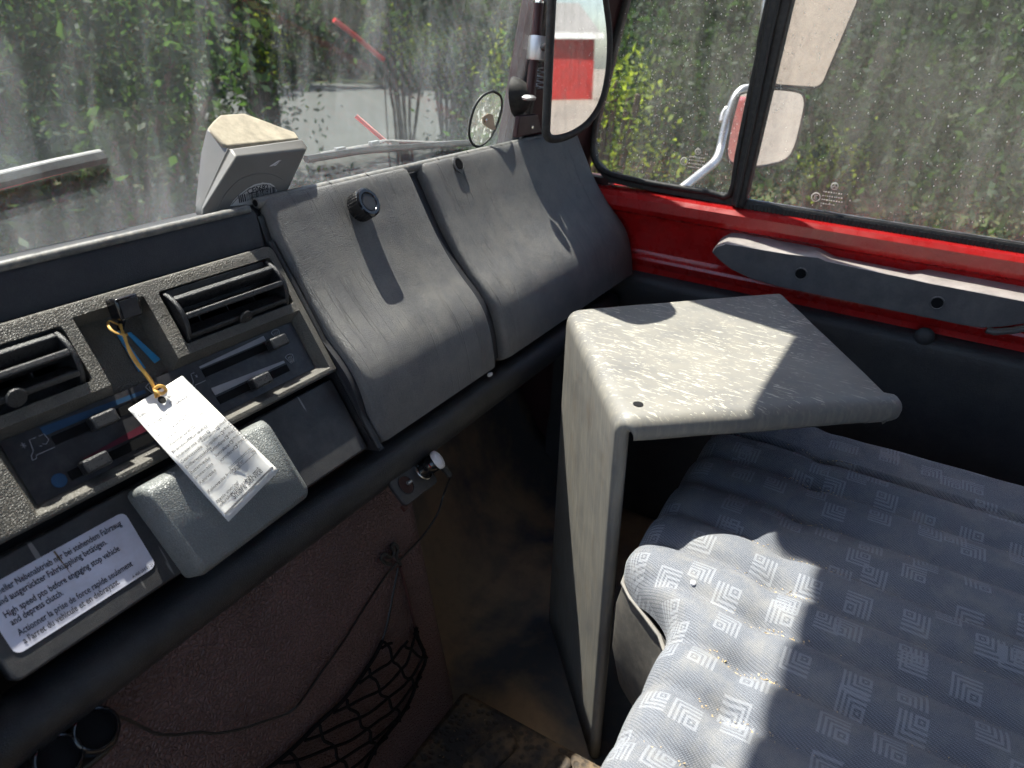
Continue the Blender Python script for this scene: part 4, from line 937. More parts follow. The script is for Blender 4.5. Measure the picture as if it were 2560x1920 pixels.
lathe('clamp_screw', [(0, .0), (.0058, .0), (.005, .003), (0, .003)], cl + Vector((.003, -.0218, 0)), (.1, -1, .1), MAT['lens'], mi, seg=16)
tube('spring', [on(1352, 170, 1, YR) + Vector((.009 * math.cos(k * .9), .009 * math.sin(k * .9), -.0012 * k)) for k in range(30)], .0012, MAT['steel'], mi, seg=5)
su = on(1322, 240, 1, YR + .004)
lathe('sucker', [(.0, .010), (.006, .010), (.010, .004), (.022, -.004), (.031, -.018), (.034, -.026), (.0325, -.0255), (.020, -.008), (0, -.004)], su, (.15, -.75, .1), MAT['rubber'], mi, seg=32, angle=60)
lathe('sucker_stem', [(0, -.002), (.012, -.002), (.013, .002), (.008, .005), (0, .006)], on(1322, 246, 1, YR - .012), (0, 0, 1), MAT['steel'], mi, seg=18)
tube('arm', [cl, cl + Vector((-.05, -.05, .01)), mc - NM * .02], .006, MAT['black'], mi, seg=8)
br = [on(1292, 345, 1, .66), on(1300, 290, 1, .66), on(1345, 285, 1, .66), on(1355, 330, 1, .66)]
prism('foot_bracket', br, (0, .01, 0), MAT['maroon'], mi, bevel=.002)
lathe('screw', [(0, 0), (.004, 0), (.003, .0015), (0, .002)], on(1331, 318, 1, .659), (0, -1, 0), MAT['chrome'], mi, seg=12)
# ================================================================== passenger door
DX = 1.39
door = thing('passenger_door', 'red passenger door with dusty windows and a grey armrest', 'door', (DX, 0, -1.05))
prof = [(1.43, -.302), (1.404, -.303), (1.384, -.3040), (1.370, -.3075), (1.3620, -.315), (1.3612, -.333), (1.367, -.343), (1.381, -.350), (1.387, -.362), (1.388, -.422), (1.384, -.428), (1.3765, -.4325), (1.3745, -.438), (1.377, -.445), (1.385, -.455), (1.386, -.467), (1.43, -.467)]
grid('red_rail', [[Vector((x, y, z)) for x, z in prof] for y in np.linspace(.64, -.86, 24)], MAT['red'], door, closed_c=True, caps=True, angle=28)
grid('door_card', [[Vector((x, y, z + .003 * mnoise.noise(Vector((y * 5, z * 5, 2))))) for x, z in ((1.42, -.4665), (1.375, -.4685), (1.3625, -.475), (1.3585, -.488), (1.362, -.51), (1.366, -.60), (1.366, -.86), (1.356, -.90), (1.356, -1.05), (1.42, -1.05))] for y in np.linspace(.66, -.86, 16)], MAT['doorcard'], door, closed_c=True, caps=True, angle=50)
box('outer_skin', (1.432, -.90, -1.06), (1.452, .72, -.312), MAT['redout'], door, bevel=.006)
sc_ = on(2311, 842, 0, 1.360)
lathe('trim_stud', [(0, .004), (.006, .004), (.014, .002), (.0165, -.002)], sc_, (-1, 0, 0), MAT['doorcard'], door, seg=24, angle=70)
lathe('trim_stud', [(0, .003), (.004, .003), (.0065, .001), (.007, -.002)], on(*r8(162, 768), 0, 1.386), (-1, 0, 0), MAT['red'], door, seg=20)
lathe('stud_bore', [(0, .0034), (.0035, .0034), (.0035, .002)], on(*r8(162, 768), 0, 1.386), (-1, 0, 0), MAT['void'], door, seg=16)
# armrest
AXP = 1.322
up_ = [(52, 598), (80, 566), (140, 545), (250, 560), (400, 585), (540, 608), (740, 632), (790, 655), (1000, 700), (1340, 770), (1470, 800), (1800, 862), (2074, 915), (2500, 1000)]
dn_ = [(2500, 1010), (2300, 1040), (2074, 1062), (1920, 1083), (1800, 1088), (1660, 1068), (1260, 985), (800, 888), (480, 820), (300, 768), (180, 712), (100, 650)]
ub_ = [(60, 575), (110, 510), (180, 465), (260, 470), (400, 497), (540, 525), (740, 563), (850, 622), (1000, 652), (1340, 720), (1460, 707), (1800, 768), (2074, 820), (2500, 905)]
fr_ = [on(*r8(*p), 0, AXP) for p in up_ + dn_]; bk_ = [on(*r8(*p), 0, 1.386) for p in ub_] + [on(*r8(*p), 0, AXP) + Vector((.064, 0, 0)) for p in dn_]
n_ = len(fr_)
ar = mk('armrest', fr_ + bk_, [tuple(range(n_)), tuple(range(n_, 2 * n_))] + [(i, (i + 1) % n_, n_ + (i + 1) % n_, n_ + i) for i in range(n_)], MAT['arm'], door)
m_ = ar.modifiers.new('bevel', 'BEVEL'); m_.width = .006; m_.segments = 3; m_.limit_method = 'ANGLE'; m_.angle_limit = math.radians(42)
bpy.context.view_layer.update(); bake(ar)
hs = [on(*r8(627, 738), 0, AXP), on(*r8(1511, 927), 0, AXP)]
tag(ar, 'long worn grey armrest with two painted dark screw holes and a pull cut-out')
for h in hs:
    lathe('hole_rim', [(.0088, .001), (.0096, -.0012), (.0110, -.0012), (.0118, .0008)], h, (1, 0, 0), MAT['arm'], ar, seg=24, angle=70)
    lathe('screw_hole_shade', [(0, -.0004), (.0092, -.0004), (.0092, .003)], h, (1, 0, 0), MAT['void'], ar, seg=20)  # black disc in place of a bore: the hole's shade is painted
tube('armrest_lip', [on(*r8(*p), 0, 1.345) for p in ((1830, 1100), (1880, 1115), (2000, 1105), (2100, 1085))], .006, MAT['arm'], ar, seg=8)
# windows
GXQ = 1.398
quarter = [(795, 0), (680, 470), (592, 800), (548, 1050), (565, 1190), (640, 1268), (800, 1318), (1100, 1375), (1400, 1420), (1560, 1440), (1620, 1150), (1690, 800), (1780, 380), (1850, 0)]
qs = [on(*r3(*p), 0, GXQ) for p in quarter]
qs = [Vector((GXQ, .425, .655))] + qs + [Vector((GXQ, .29, .655))]
prism('quarter_glass', qs, (.004, 0, 0), MAT['side'], door)
tube('quarter_seal', spline([p + Vector((-.006, 0, 0)) for p in qs + qs[:1]], 3)[:-1], .0062, MAT['rubber'], door, seg=8, closed=True)
outer = [(700, -700), (690, 0), (600, 600), (520, 1060), (560, 1250), (640, 1350), (1000, 1425), (1600, 1535), (1680, 1535), (1690, 1400), (1560, 1445), (1100, 1380), (800, 1322), (640, 1272), (562, 1190), (545, 1050), (590, 800), (678, 470), (793, 0), (850, -700)]
prism('quarter_frame', [on(*r3(*p), 0, 1.392) for p in outer], (.018, 0, 0), MAT['rubber'], door, bevel=.002)
# black divider bar
ml = [on(*r3(*p), 0, 1.376) for p in ((1850, -60), (1560, 1520), (1655, 1545), (2030, -60))]
ext_ = [(p - q) for p, q in ((ml[0], ml[1]), (ml[3], ml[2]))]
ml = [ml[1] + ext_[0] * 2.85, ml[1], ml[2], ml[2] + ext_[1] * 2.85]
prism('divider_bar', ml, (.030, 0, 0), MAT['rubber'], door, bevel=.004, seg=3)
gl_ = [(p + Vector((-.0035, -.012 if k < 2 else .012, 0))) for k, p in enumerate(ml)]
tube('divider_groove', [gl_[0] * .55 + gl_[3] * .45, gl_[1] * .55 + gl_[2] * .45], .0028, MAT['black'], door, seg=6)
GXM = 1.394
main = [on(*r4(*p), 0, GXM) for p in ((175, 1300), (475, 0))]
mb = on(2560, 612, 0, GXM); sl_y = (mb - main[0])
mq_ = [main[0] - Vector((0, 0, .006)), main[0] + (main[1] - main[0]) * 2.85, Vector((GXM, -.85, .66)), Vector((GXM, -.85, main[0].z + sl_y.z / sl_y.y * (-.85 - main[0].y) - .006))]
mq_[1].z = .66
prism('main_glass', mq_, (.004, 0, 0), MAT['side'], door)
def belt(y): return main[0].z + sl_y.z / sl_y.y * (y - main[0].y)
y0, y1 = main[0].y + .012, -.85
grid('belt_seal', [[Vector((x, y, belt(y) + dz)) for x, dz in ((1.392, .002), (1.386, .0015), (1.384, -.002), (1.384, -.016), (1.392, -.018))] for y in np.linspace(y0, y1, 30)], MAT['rubber'], door, closed_c=True, caps=True)
vs = []; fs = []
for k in range(150):
    y = y0 - .006 - k * .0066
    if y < -.6: break
    v_, f_ = boxdata((0, 0, 0), *AX, (1.3815, y - .0018, belt(y) - .0155), (1.3842, y + .0018, belt(y) - .003)); o_ = len(vs); vs += v_; fs += [tuple(i + o_ for i in f) for f in f_]
tag(mk('seal_ribs', vs, fs, MAT['rubber'], door), kind='stuff')
tube('glass_edge', [Vector((1.3925, y, belt(y) + .003)) for y in np.linspace(y0 - .012, y1, 20)], .0016, MAT['steel'], door, seg=6)
# etched approval marks
def etch(px, py, x0, s):
    o_ = on(px, py, 0, x0); yv = Vector((0, -1, 0)); zv = Vector((0, 0, 1)); pth = []
    for (cx, cy_, r_) in ((-1.45, -.25, .45), (.15, 1.15, .34)):
        pth.append([o_ + (yv * (cx + r_ * math.cos(a)) + zv * (cy_ + r_ * math.sin(a))) * s for a in np.linspace(0, 2 * PI, 17)])
    for a in (90, 210, 330): pth.append([o_ + (yv * .15 + zv * 1.15) * s, o_ + (yv * (.15 + .33 * math.cos(math.radians(a))) + zv * (1.15 + .33 * math.sin(math.radians(a)))) * s])
    for ln in ([(-1.3, -.05), (-1.6, -.05), (-1.6, -.45), (-1.3, -.45)], [(-1.6, -.25), (-1.35, -.25)]): pth.append([o_ + (yv * a + zv * b) * s for a, b in ln])
    random.seed(int(px))
    for k in range(4):
        x = -.8; 
        while x < 1.2 - (.5 if k == 3 else 0):
            w_ = random.uniform(.06, .16); pth.append([o_ + (yv * x + zv * (.45 - k * .42)) * s, o_ + (yv * (x + w_) + zv * (.45 - k * .42)) * s]); x += w_ + random.uniform(.10, .17)
    return tubes('approval_mark', pth, .0010, MAT['drop'], door, seg=4)
etch(1738, 402, GXQ - .0008, .0150); etch(2076, 492, GXM - .0008, .0165)
# dried drops and dust flecks on the glass
def drops(name, poly, x0, n, seed, smin, smax):
    random.seed(seed); vs = []; fs = []; ys = [p.y for p in poly]; zs_ = [p.z for p in poly]
    for _ in range(n):
        y = random.uniform(min(ys), max(ys)); z = random.uniform(min(zs_), min(.05, max(zs_)))
        c_ = False
        for i in range(len(poly)):
            a, b = poly[i], poly[i - 1]
            if (a.z > z) != (b.z > z) and y < (b.y - a.y) * (z - a.z) / (b.z - a.z) + a.y: c_ = not c_
        if not c_: continue
        s = random.uniform(smin, smax) ; k = len(vs); e = random.uniform(1, 2.4); t = random.uniform(-.4, .4)
        for j in range(6):
            a = 2 * PI * j / 6; vs.append(Vector((x0, y + s * math.cos(a) + t * s * math.sin(a), z + s * e * math.sin(a))))
        fs.append(tuple(range(k, k + 6)))
    return tag(mk(name, vs, fs, MAT['drop'], door, fix=False), kind='stuff')
drops('dried_drops', mq_, GXM - .0006, 900, 4, .0003, .0010); drops('dried_drops', qs, GXQ - .0006, 700, 9, .0003, .0009)
# ================================================================== outside mirrors
NX = Vector((-.60, -.79, .10)).normalized()
def outside(name, label, px, xref, rim, nrm=NX, thick=.03, lo=0):
    c0 = on(px[0][0], px[0][1], 0, xref); pts = spline([onp(p[0], p[1], c0, nrm) for p in px + px[:1]], 4)[:-1] if not lo else round_poly([onp(p[0], p[1], c0, nrm) for p in px], lo, 5)
    t = thing(name, label, 'mirror', pts[0], 'outside mirrors'); c_ = sum(pts, Vector()) / len(pts)
    prism('mirror_glass', [c_ + (p - c_) * .975 for p in pts], nrm * -.003, MAT['mirror'], t)
    bk = [p - nrm * .002 for p in pts]; bk2 = [c_ + (p - c_) * .85 - nrm * thick for p in pts]
    shell('mirror_case', [bk, bk2], MAT['black'], t, bev=.002)
    tube('rim', [p - nrm * .001 for p in pts], rim, MAT['rubber'], t, seg=8, closed=True)
    return t, c_
m1, c1 = outside('outside_mirror', 'small rounded wide-angle mirror outside behind the divider bar', [(1850, 235), (1905, 222), (1992, 228), (2012, 250), (2006, 295), (1988, 365), (1966, 398), (1925, 412), (1885, 417), (1837, 412), (1818, 390), (1822, 340), (1838, 270)], 1.80, .0035, Vector((-.655, -.755, .035)).normalized())
m2, c2 = outside('outside_mirror', 'large pale upper mirror outside the main door window', [(1925, 214), (2052, 222), (2150, -10), (2215, -180), (1990, -180)], 1.84, .003, Vector((-.62, -.72, -.30)).normalized(), lo=.025)
ma = thing('mirror_arm', 'pale tubular mirror arm outside the quarter window', 'mirror arm', on(*r3(1230, 1380), 0, 1.60))
tube('tube', spline([on(*r3(*p), 0, x) for p, x in (((1150, 1440), 1.56), ((1240, 1365), 1.60), ((1340, 1285), 1.66), ((1445, 1195), 1.72), ((1480, 1110), 1.76), ((1505, 1000), 1.78), ((1545, 850), 1.80), ((1590, 730), 1.82), ((1650, 665), 1.84), ((1720, 645), 1.86), ((1760, 560), 1.88), ((1800, 300), 1.90), ((1840, -200), 1.92))], 5), .0105, MAT['steel'], ma, seg=10)
tube('brace', spline([on(*r3(*p), 0, x) for p, x in (((1490, 900), 1.79), ((1500, 850), 1.80), ((1530, 805), 1.81), ((1565, 795), 1.82))], 4), .006, MAT['steel'], ma, seg=8)
tube('mirror_stay', [c1 - NX * .035 , c1 - NX * .06 + Vector((.02, .06, .0)), on(*r3(1545, 850), 0, 1.80)], .008, MAT['steel'], ma, seg=8)
# ================================================================== scuffed side table
ZT, ZF = -.40, -1.052
def tz(p, z): return on(p[0], p[1], 2, z)
L_, B_, R_, N_ = tz((1418, 778), ZT), tz((1950, 735), ZT), tz((2212, 985), ZT), tz((1537, 1034), ZT)
F_, G_ = tz((1372, 1545), ZF), tz((1472, 1884), ZF)
tb = thing('side_table', 'dusty scuffed grey plastic stand with one side panel, in front of the seat', 'side table', F_.lerp(G_, .5))
def tprof(e):
    Q = B_.lerp(R_, e); K = L_.lerp(N_, e); G = F_.lerp(G_, e); rad = .024
    a = (Q - K).normalized(); b = (G - K).normalized(); pts = []; inn = []
    far = Q - K
    for t in np.linspace(1, 0, 9): pts.append(K + a * (rad + (far.length - rad) * t)); inn.append(Vector((0, 0, -1)))
    for k in range(1, 7):
        t = k / 6; pts.append((K + a * rad) * (1 - t) ** 2 + K * (2 * t * (1 - t)) + (K + b * rad) * t * t); inn.append((Vector((0, 0, -1)) * (1 - t) + a * t).normalized())
    for t in np.linspace(0, 1, 9)[1:]: pts.append(K + b * (rad + ((G - K).length - rad) * t)); inn.append(a)
    return pts, inn
rows = []; o_out = (N_ - L_).normalized()
def addrow(e, side, rho, th, drop):
    rho0 = rho
    pts, inn = tprof(e); row = []
    for k, (p, i) in enumerate(zip(pts, inn)):
        rho = rho0 * (1 if k < 10 else max(.55, 1 - (k - 9) * .09))
        row.append(p + o_out * side * rho * math.sin(th) + i * (rho * (1 - math.cos(th)) + drop))
    # turn the far edge down
    q = row[0]; a = (row[0] - row[3]).normalized(); i = Vector((0, 0, -1))
    ext = [q + a * .010 + i * .020, q + a * .0095 + i * .010, q + a * .006 + i * .0035]
    if side > 0 and th > .1: ext = [q + a * .004 * (1 - th / 2.6)] * 3
    rows.append(ext + row)
addrow(.0, -1, .008, PI / 2, .012)
for th in (1.57, 1.05, .52): addrow(.0, -1, .008, th, 0)
for e in np.linspace(0, 1, 13): addrow(e, 1, .0, 0, 0)
for th in (.3, .6, .9, 1.2, 1.5, 1.8, 2.1, 2.4): addrow(1.0, 1, .0185, th, 0)
wob = []
for r_ in rows:
    wob.append([p + Vector((0, 0, .0012 * mnoise.noise(p * 14))) for p in r_])
tp_ = grid('shell', wob, MAT['table'], tb, solid=.004, angle=60)
hq = tz((1595, 1012), ZT) ; mk('screw_hole_shade', [hq + Vector((.0062 * math.cos(a), .0062 * math.sin(a) , .0013)) for a in np.linspace(0, 2 * PI, 15)[:-1]], [tuple(range(14))], MAT['void'], tb)  # flat black disc painted as the shade of a hole
# chipped lug at the outer corner
lathe('rolled_end', [(.0, -.03), (.0183, -.03), (.0183, .004), (.0165, .012), (.011, .018), (.005, .0205), (0, .021)], R_ + Vector((0, 0, -.0190)) + (R_ - N_).normalized() * .004 + o_out * .0005, (R_ - N_), MAT['table'], tb, seg=18, angle=70)
mk('dark_scuff', [tz(p, ZT + .0012) for p in ((1455, 772), (1462, 774), (1540, 800), (1610, 828), (1680, 848), (1678, 851), (1606, 831), (1534, 803))], [tuple(range(8))], MAT['lid'], tb) if False else None
# ================================================================== seat
seat = thing('passenger_seat', 'blue grey patterned fabric bench seat with ribbed cushion', 'seat', (.6, -.2, -1.05))
SEAMS = [.14, .215, .283, .35, .415, .479, .541, .607, .672, .737, .820, .900, .975]
def sstep(a, b, x): t = min(1, max(0, (x - a) / (b - a))); return t * t * (3 - 2 * t)
def yfront(x): return .112 + .082 * sstep(.555, .640, x) - .05 * sstep(1.0, 1.08, x)
TUCK = .035
def ztop(x, y):
    z = -.553
    for a, b in zip(SEAMS[:-1], SEAMS[1:]):
        if a <= x <= b:
            s = (x - a) / (b - a); z += .0125 * (1 - abs(2 * s - 1) ** 2.4); break
    else: z += .009
    for s in SEAMS:
        z -= .0085 * math.exp(-((x - s) / .013) ** 2 - ((y - TUCK) / .016) ** 2)
    z -= .0022 * math.exp(-((y - TUCK) / .014) ** 2)
    z += .004 * math.exp(-((y - .10) / .06) ** 2)
    z += .003 * mnoise.noise(Vector((x * 6, y * 6, 1.3))) + .0012 * mnoise.noise(Vector((x * 22, y * 22, 4.3)))
    return z
XR, RR, FR = 1.10, .055, .034
xsS = list(np.linspace(.02, XR - RR, 190)) + [XR - RR + RR * math.sin(a) for a in np.linspace(.15, PI / 2, 9)]
rows = []; uvr = []
ysn = np.linspace(0, 1, 95)
for x in xsS:
    row = []; uv = []; yf = yfront(x); drop = 0; 
    if x > XR - RR: drop = RR - math.sqrt(max(0, RR * RR - (x - XR + RR) ** 2))
    yb = -.62; L = (yf - FR) - yb
    for t in ysn:
        y = yb + L * t; row.append(Vector((x, y, ztop(x, y) - drop))); uv.append((x, y))
    zf = ztop(x, yf - FR)
    for a in np.linspace(.16, PI / 2, 9):
        row.append(Vector((x, yf - FR + FR * math.sin(a), zf - drop - FR * (1 - math.cos(a))))); uv.append((x, yf - FR + FR * a))
    row.append(Vector((x, yf, zf - drop - FR - .012))); uv.append((x, yf + .035))
    rows.append(row); uvr.append(uv)
rows.append([Vector((XR, p.y, p.z - .05)) for p in rows[-1]]); uvr.append([(u + .05, v) for u, v in uvr[-1]])
grid('cushion', rows, MAT['fabric'], seat, uvs=uvr, angle=None)
pip = [Vector((x, yfront(x) + .0005, -.553 - FR - .006)) for x in np.linspace(.02, XR - .02, 60)]
tube('piping', pip, .0024, MAT['piping'], seat, seg=7)
vf = []
for x in list(np.linspace(.02, .54, 10)) + list(np.linspace(.555, .66, 22)) + list(np.linspace(.68, XR - .01, 12)):
    yf = yfront(x) - .002; vf.append([Vector((x, yf, -.59)), Vector((x, yf + .006, -.63)), Vector((x, yf + .003, -.70)), Vector((x + .01, yf - .008, -.76)), Vector((x + .02, yf - .03, -.79))])
grid('vinyl_front', vf, MAT['lid'], seat, angle=60)
grid('vinyl_side', [[Vector((XR - .004, y, z)) for z in (-.60, -.70, -.80)] for y in np.linspace(-.62, .12, 8)], MAT['lid'], seat)
box('seat_base', (.05, -.60, -1.05), (1.05, .06, -.77), MAT['black'], seat, bevel=.02)
brw = []; buv = []
for x in np.linspace(.02, 1.10, 80):
    r_ = []; u_ = []
    for t in np.linspace(0, 1, 20):
        z = -.56 + t * .60; h = 0
        for a, b in zip(SEAMS[:-1], SEAMS[1:]):
            if a <= x <= b: s = (x - a) / (b - a); h = .013 * (1 - abs(2 * s - 1) ** 2.6)
        r_.append(Vector((x, -.60 - .18 * t + h, z))); u_.append((x, z))
    r_.append(Vector((x, -.88, .05))); u_.append((x, .2)); brw.append(r_); buv.append(u_)
grid('backrest', brw, MAT['fabric'], seat, uvs=buv, angle=None)
# straw and crumbs lodged in the seams
random.seed(21); vs = []; fs = []
def chip(c, s, k=None):
    o_ = len(vs); d = [Vector((random.gauss(0, 1), random.gauss(0, 1), random.gauss(0, .5))).normalized() * s * random.uniform(.5, 1.2) for _ in range(4)]
    vs.extend([c + q for q in d]); fs.extend([(o_, o_ + 1, o_ + 2), (o_, o_ + 2, o_ + 3), (o_, o_ + 3, o_ + 1), (o_ + 1, o_ + 3, o_ + 2)])
for s in SEAMS[3:]:
    for _ in range(60):
        y = TUCK + random.gauss(-.01, .022); x = s + random.gauss(0, .0022); chip(Vector((x, y, ztop(x, y) + .0008)), random.uniform(.0006, .0018))
    for _ in range(45):
        y = random.uniform(-.25, .08); x = s + random.gauss(0, .0018); chip(Vector((x, y, ztop(x, y) + .0004)), random.uniform(.0004, .0010))
cm = mk('crumbs', vs, fs, MAT['crumb'], None, smooth=False, fix=False); tag(cm, 'straw crumbs caught in the seat seams', 'crumbs', kind='stuff')
ws_ = on(1731, 1466, 2, -.545)
lathe('white_blob', [(0, .002), (.0022, .0016), (.0034, .0), (.003, -.003)], Vector((ws_.x, ws_.y, ztop(ws_.x, ws_.y) + .001)), (0, 0, 1), MAT['whitecap'], seat, seg=12)
vs = []; fs = []
for _ in range(420):
    x = random.uniform(.30, .67); y = random.uniform(.10, .43); chip(Vector((x, y, -.9992)), random.choice((.0008, .0011, .0016, .0026)))
cm = mk('floor_dirt', vs, fs, MAT['mud'], None, smooth=False, fix=False); tag(cm, 'dry dirt crumbs on the rubber floor mat', 'dirt', kind='stuff')
# ================================================================== plants outside
def leafmesh(pts, size, rng):
    n = len(pts); a = rng.normal(size=(n, 3)); a /= np.linalg.norm(a, axis=1)[:, None]; b = rng.normal(size=(n, 3)); b -= (b * a).sum(1)[:, None] * a; b /= np.linalg.norm(b, axis=1)[:, None]
    s = size * rng.uniform(.6, 1.3, n)[:, None]; n_ = np.cross(a, b)
    v = np.stack([pts - a * s, pts + b * s * .45 + n_ * s * .12, pts + a * s, pts - b * s * .45 + n_ * s * .12], 1).reshape(-1, 3)
    return v
def foliage(name, v, mat, parent):
    n = len(v) // 4; me = bpy.data.meshes.new(name); me.vertices.add(len(v)); me.vertices.foreach_set('co', v.astype(np.float32).ravel())
    me.loops.add(4 * n); me.loops.foreach_set('vertex_index', np.arange(4 * n, dtype=np.int32)); me.polygons.add(n)
    me.polygons.foreach_set('loop_start', np.arange(0, 4 * n, 4, dtype=np.int32)); me.update(); me.validate()
    me.materials.append(mat); o = bpy.data.objects.new(name, me); link(o, parent); tag(o, kind='stuff'); return o
def clumps(rng, c, rad, n, nc, spread):
    d = rng.normal(size=(nc, 3)); d /= np.linalg.norm(d, axis=1)[:, None]; cc = np.array(c) + d * (rng.uniform(.35, 1, (nc, 1)) ** .5) * np.array(rad)
    k = rng.integers(0, nc, n); p = cc[k] + rng.normal(size=(n, 3)) * spread * rng.uniform(.5, 1.3, (nc, 1))[k]; p[:, 2] = np.maximum(p[:, 2], GZ + .03); return p, cc
def bush(name, label, cat, c, rad, n, leaf, mat, seed, group, nc=40, spread=.22, trunk=False):
    rng = np.random.default_rng(seed); t = thing(name, label, cat, (c[0], c[1], GZ), group)
    p, cc = clumps(rng, c, rad, n, nc, spread); foliage('foliage' if not trunk else 'crown', leafmesh(p, leaf, rng), mat, t)
    if trunk:
        tube('trunk', [Vector((c[0] + .1 * math.sin(k), c[1] + .08 * math.cos(k * 2), GZ + (c[2] - GZ) * k / 6)) for k in range(7)], list(np.linspace(.24, .09, 7)), MAT['bark'], t, seg=9)
        for k in range(7): tube('limb', [Vector((c[0], c[1], GZ + (c[2] - GZ) * .6)), Vector(c) * .5 + Vector(cc[k]) * .5, Vector(cc[k])], [.08, .05, .02], MAT['bark'], t, seg=6)
    else:
        tubes('stems', [[Vector((c[0] + random.uniform(-.3, .3) * rad[0], c[1] + random.uniform(-.3, .3) * rad[1], GZ)), Vector((c[0], c[1], GZ + .5)) * .5 + Vector(cc[k]) * .5, Vector(cc[k])] for k in range(8)], .018, MAT['bark'], t, seg=5)
    return t
def polar(az, r): a = math.radians(az); return r * math.sin(a), r * math.cos(a)
random.seed(2)
BS = [  # azimuth, range, height of centre, radii, leaves, leaf size, material, label
    (21, 5.4, -.9, (1.1, 1.0, 1.6), 8840, 0.041, 'leafa', 'broad-leaved bush ahead at the far left of the windscreen'),
    (30, 5.2, -1.0, (1.0, 1.0, 1.5), 8500, 0.041, 'leafa', 'broad-leaved bush ahead behind the left wiper'),
    (38, 7.6, -.9, (1.4, 1.2, 1.7), 10200, 0.037, 'leafb', 'dark bush ahead above the grey toll box, left of the lane'),
    (45, 27.0, .3, (4.5, 2.6, 2.6), 12000, 0.13, 'leafb', 'dark evergreen bush beyond the lane, middle of the windscreen'),
    (55, 26.0, .2, (4.2, 2.6, 2.5), 12000, 0.13, 'leafa', 'green bush beyond the lane, right of the middle of the windscreen'),
    (62, 8.6, -1.0, (1.4, 1.4, 1.7), 10200, 0.037, 'leafb', 'dark bush seen behind the inside mirror'),
    (67, 5.6, -1.15, (.9, .9, 1.3), 8840, 0.029, 'leafa', 'bush seen through the upper quarter window'),
    (76, 5.0, -1.0, (.9, 1.0, 1.4), 9180, 0.029, 'leafb', 'dark bush behind the outside mirrors'),
    (85, 5.2, -1.0, (1.0, 1.0, 1.5), 9520, 0.029, 'leafb', 'dark bush at the left of the main door window'),
    (93, 5.2, -1.1, (1.0, 1.0, 1.4), 9520, 0.029, 'leafa', 'green bush at the middle of the main door window'),
    (101, 5.6, -1.0, (1.0, 1.0, 1.5), 9180, 0.031, 'leafb', 'dark bush at the right edge of the main door window')]
for k, (az, rg_, h, rad, n, lf, mt, lb) in enumerate(BS):
    x, y = polar(az, rg_); bush('bush', lb, 'bush', (x, y, h), rad, n, lf, MAT[mt], 100 + k, 'bushes round the yard')
YS = [((1505, 335), 4.3, (.34, .34, .42), 'shrub painted sunlit yellow green, low in the quarter window'), ((1012, 88), 8.2, (.35, .35, .22), 'shrub painted sunlit yellow, high in the windscreen right of the red pole'),
      ((1120, 165), 8.4, (.22, .22, .30), 'shrub painted sunlit yellow in the windscreen above the round disc'), ((640, 112), 7.0, (.16, .16, .26), 'shrub painted sunlit yellow in the windscreen above the toll box'), ((1255, 200), 7.5, (.14, .14, .40), 'narrow shrub painted sunlit at the right edge of the windscreen'), ((2070, 425), 4.6, (.12, .12, .12), 'small sprig painted sunlit yellow beside the small outside mirror')]  # sunlit patches of foliage, built as shrubs in the brightened leaf colour
for k, (px, rg_, rad, lb) in enumerate(YS):
    c_ = ray(*px) * rg_; bush('shrub', lb, 'shrub', tuple(c_), rad, 1500 if k == 0 else 520, .022 if k in (0, 5) else .030, MAT['leaf_sunlit'], 400 + k, 'shrubs painted sunlit', nc=16, spread=.09)
TS = [(24, 9.5, 2.4, 2.4, 'added tall shade tree ahead at the left'), (41, 11.0, 2.2, 2.6, 'added tall shade tree ahead behind the toll box'), (56, 13.5, 2.6, 2.9, 'added tall shade tree ahead beyond the lane'), (70, 8.5, 2.0, 2.2, 'added tall shade tree beside the quarter window'), (84, 8.0, 1.9, 2.2, 'added tall shade tree behind the main door window'), (97, 8.2, 1.9, 2.2, 'added tall shade tree at the right of the main door window')]  # trees added so that their crowns shade the bushes
for k, (az, rg_, h, rd, lb) in enumerate(TS):
    x, y = polar(az, rg_); bush('tree', lb, 'tree', (x, y, h), (rd, rd, 2.4), 9000, .085, MAT['leafa' if k % 2 else 'leafb'], 300 + k, 'trees round the yard', nc=70, spread=.36, trunk=True)
# the wood behind reads as one dark mass
rng = np.random.default_rng(77); n = 42000; az = np.radians(rng.uniform(-8, 116, n)); rr_ = rng.uniform(13.5, 19, n); rr_ = np.where((np.degrees(az) > 36) & (np.degrees(az) < 61), rr_ + 14.5, rr_); hh = rng.uniform(0, 1, n) ** 1.3 * 6.5
pts_ = np.stack([rr_ * np.sin(az), rr_ * np.cos(az), GZ + hh], 1)
wd = foliage('wood', leafmesh(pts_, .16, rng), MAT['leafb'], None); tag(wd, 'dark wood behind the bushes', 'wood', kind='stuff')
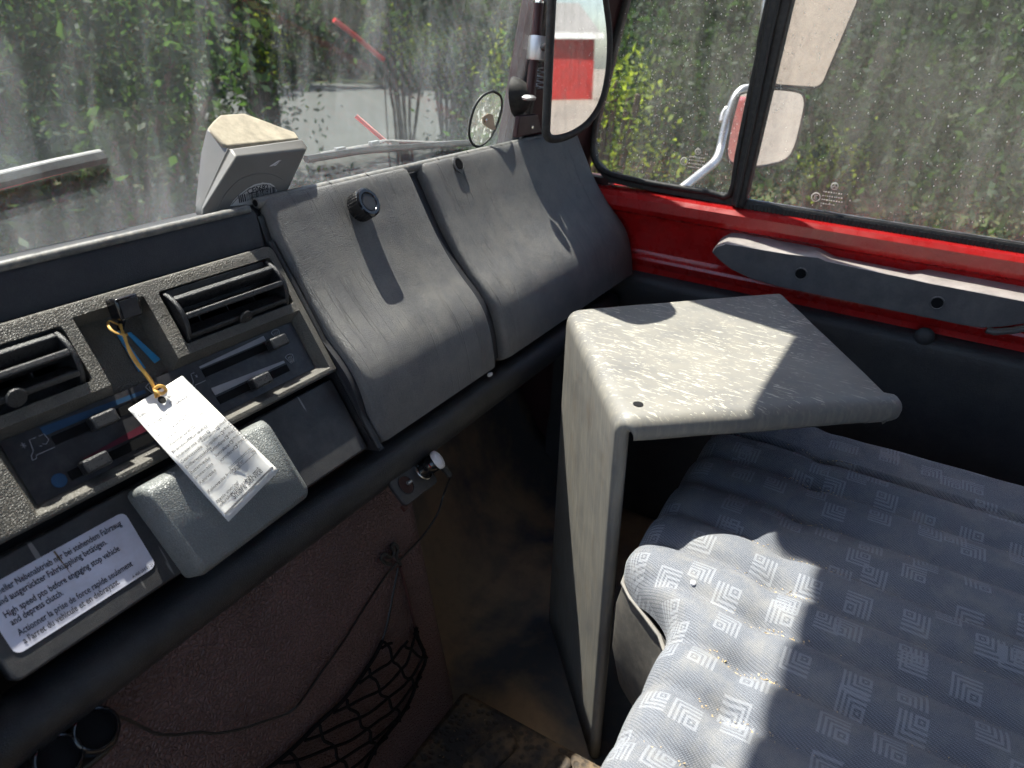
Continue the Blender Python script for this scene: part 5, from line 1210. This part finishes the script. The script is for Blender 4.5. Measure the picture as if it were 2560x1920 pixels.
# leaning red marker pole in the shrubs
mpole = thing('marker_pole', 'thin leaning red pole among the bushes ahead', 'pole', on(1010, 190, 1, 4.2))
tube('stem', [on(958, 150, 1, 4.4), on(958, 150, 1, 4.4) + Vector((.10, .05, -1.0)), Vector((on(958, 150, 1, 4.4).x + .15, 4.5, GZ))], .007, MAT['bark'], mpole, seg=6)
tube('pole', [on(835, 50, 1, 4.5), on(890, 92, 1, 4.45), on(958, 150, 1, 4.4)], .021, MAT['redout'], mpole, seg=8)
mp2 = thing('bonnet_marker', 'short pale red marker rod rising by the wiper', 'rod', on(968, 356, 1, .9))
tube('rod', [on(890, 290, 1, .90), on(962, 352, 1, .86)], .0038, MAT['pink'], mp2, seg=8)
# ================================================================== red barn behind, seen in the mirrors
bn = thing('barn', 'red boarded barn with a grey roof seen in the mirrors', 'barn', (20, -48, GZ))
bx0, bx1, by = 4.0, 20.9, -46.0
box('wall', (bx0, by - 8, GZ), (bx1, by, GZ + 3.9), MAT['barn'], bn)
for k in range(53): box('board', (bx0 + k * .305, by, GZ), (bx0 + k * .305 + .27, by + .03, GZ + 3.9), MAT['barn'], bn)
prism('roof', [Vector((bx0 - .4, by + .5, GZ + 3.8)), Vector((bx0 - .4, by - 4, GZ + 6.0)), Vector((bx0 - .4, by - 8.5, GZ + 3.8))], (bx1 - bx0 + .8, 0, 0), MAT['barnroof'], bn)
box('door', (14.0, by + .03, GZ), (16.6, by + .09, GZ + 2.9), MAT['barnwhite'], bn)
for x in (7.0, 10.5): 
    wq = box('window', (x, by + .031, GZ + 1.4), (x + 1.1, by + .08, GZ + 2.5), MAT['barnwhite'], bn); box('pane', (x + .1, by + .081, GZ + 1.5), (x + 1.0, by + .085, GZ + 2.4), MAT['gloss'], wq)
box('fascia', (bx0 - .4, by + .1, GZ + 3.65), (bx1 + .4, by + .55, GZ + 4.0), MAT['barnwhite'], bn)
for k, (x, y) in enumerate(((23.0, -43.0), (26.5, -45.0))): bush('tree', ('round tree at the right end of the barn', 'outer tree beyond the right end of the barn')[k], 'tree', (x, y, .4), (2.0, 2.0, 2.4), 4000, .16, MAT['leafb'], 700 + k, 'trees round the yard', nc=50, spread=.4, trunk=True)
x, y = 16.5, -24.0
bush('bush', 'round green bush before the barn, seen in the mirrors', 'bush', (x, y, -.9), (1.8, 1.6, 1.6), 5000, .06, MAT['leafa'], 555, 'bushes round the yard')
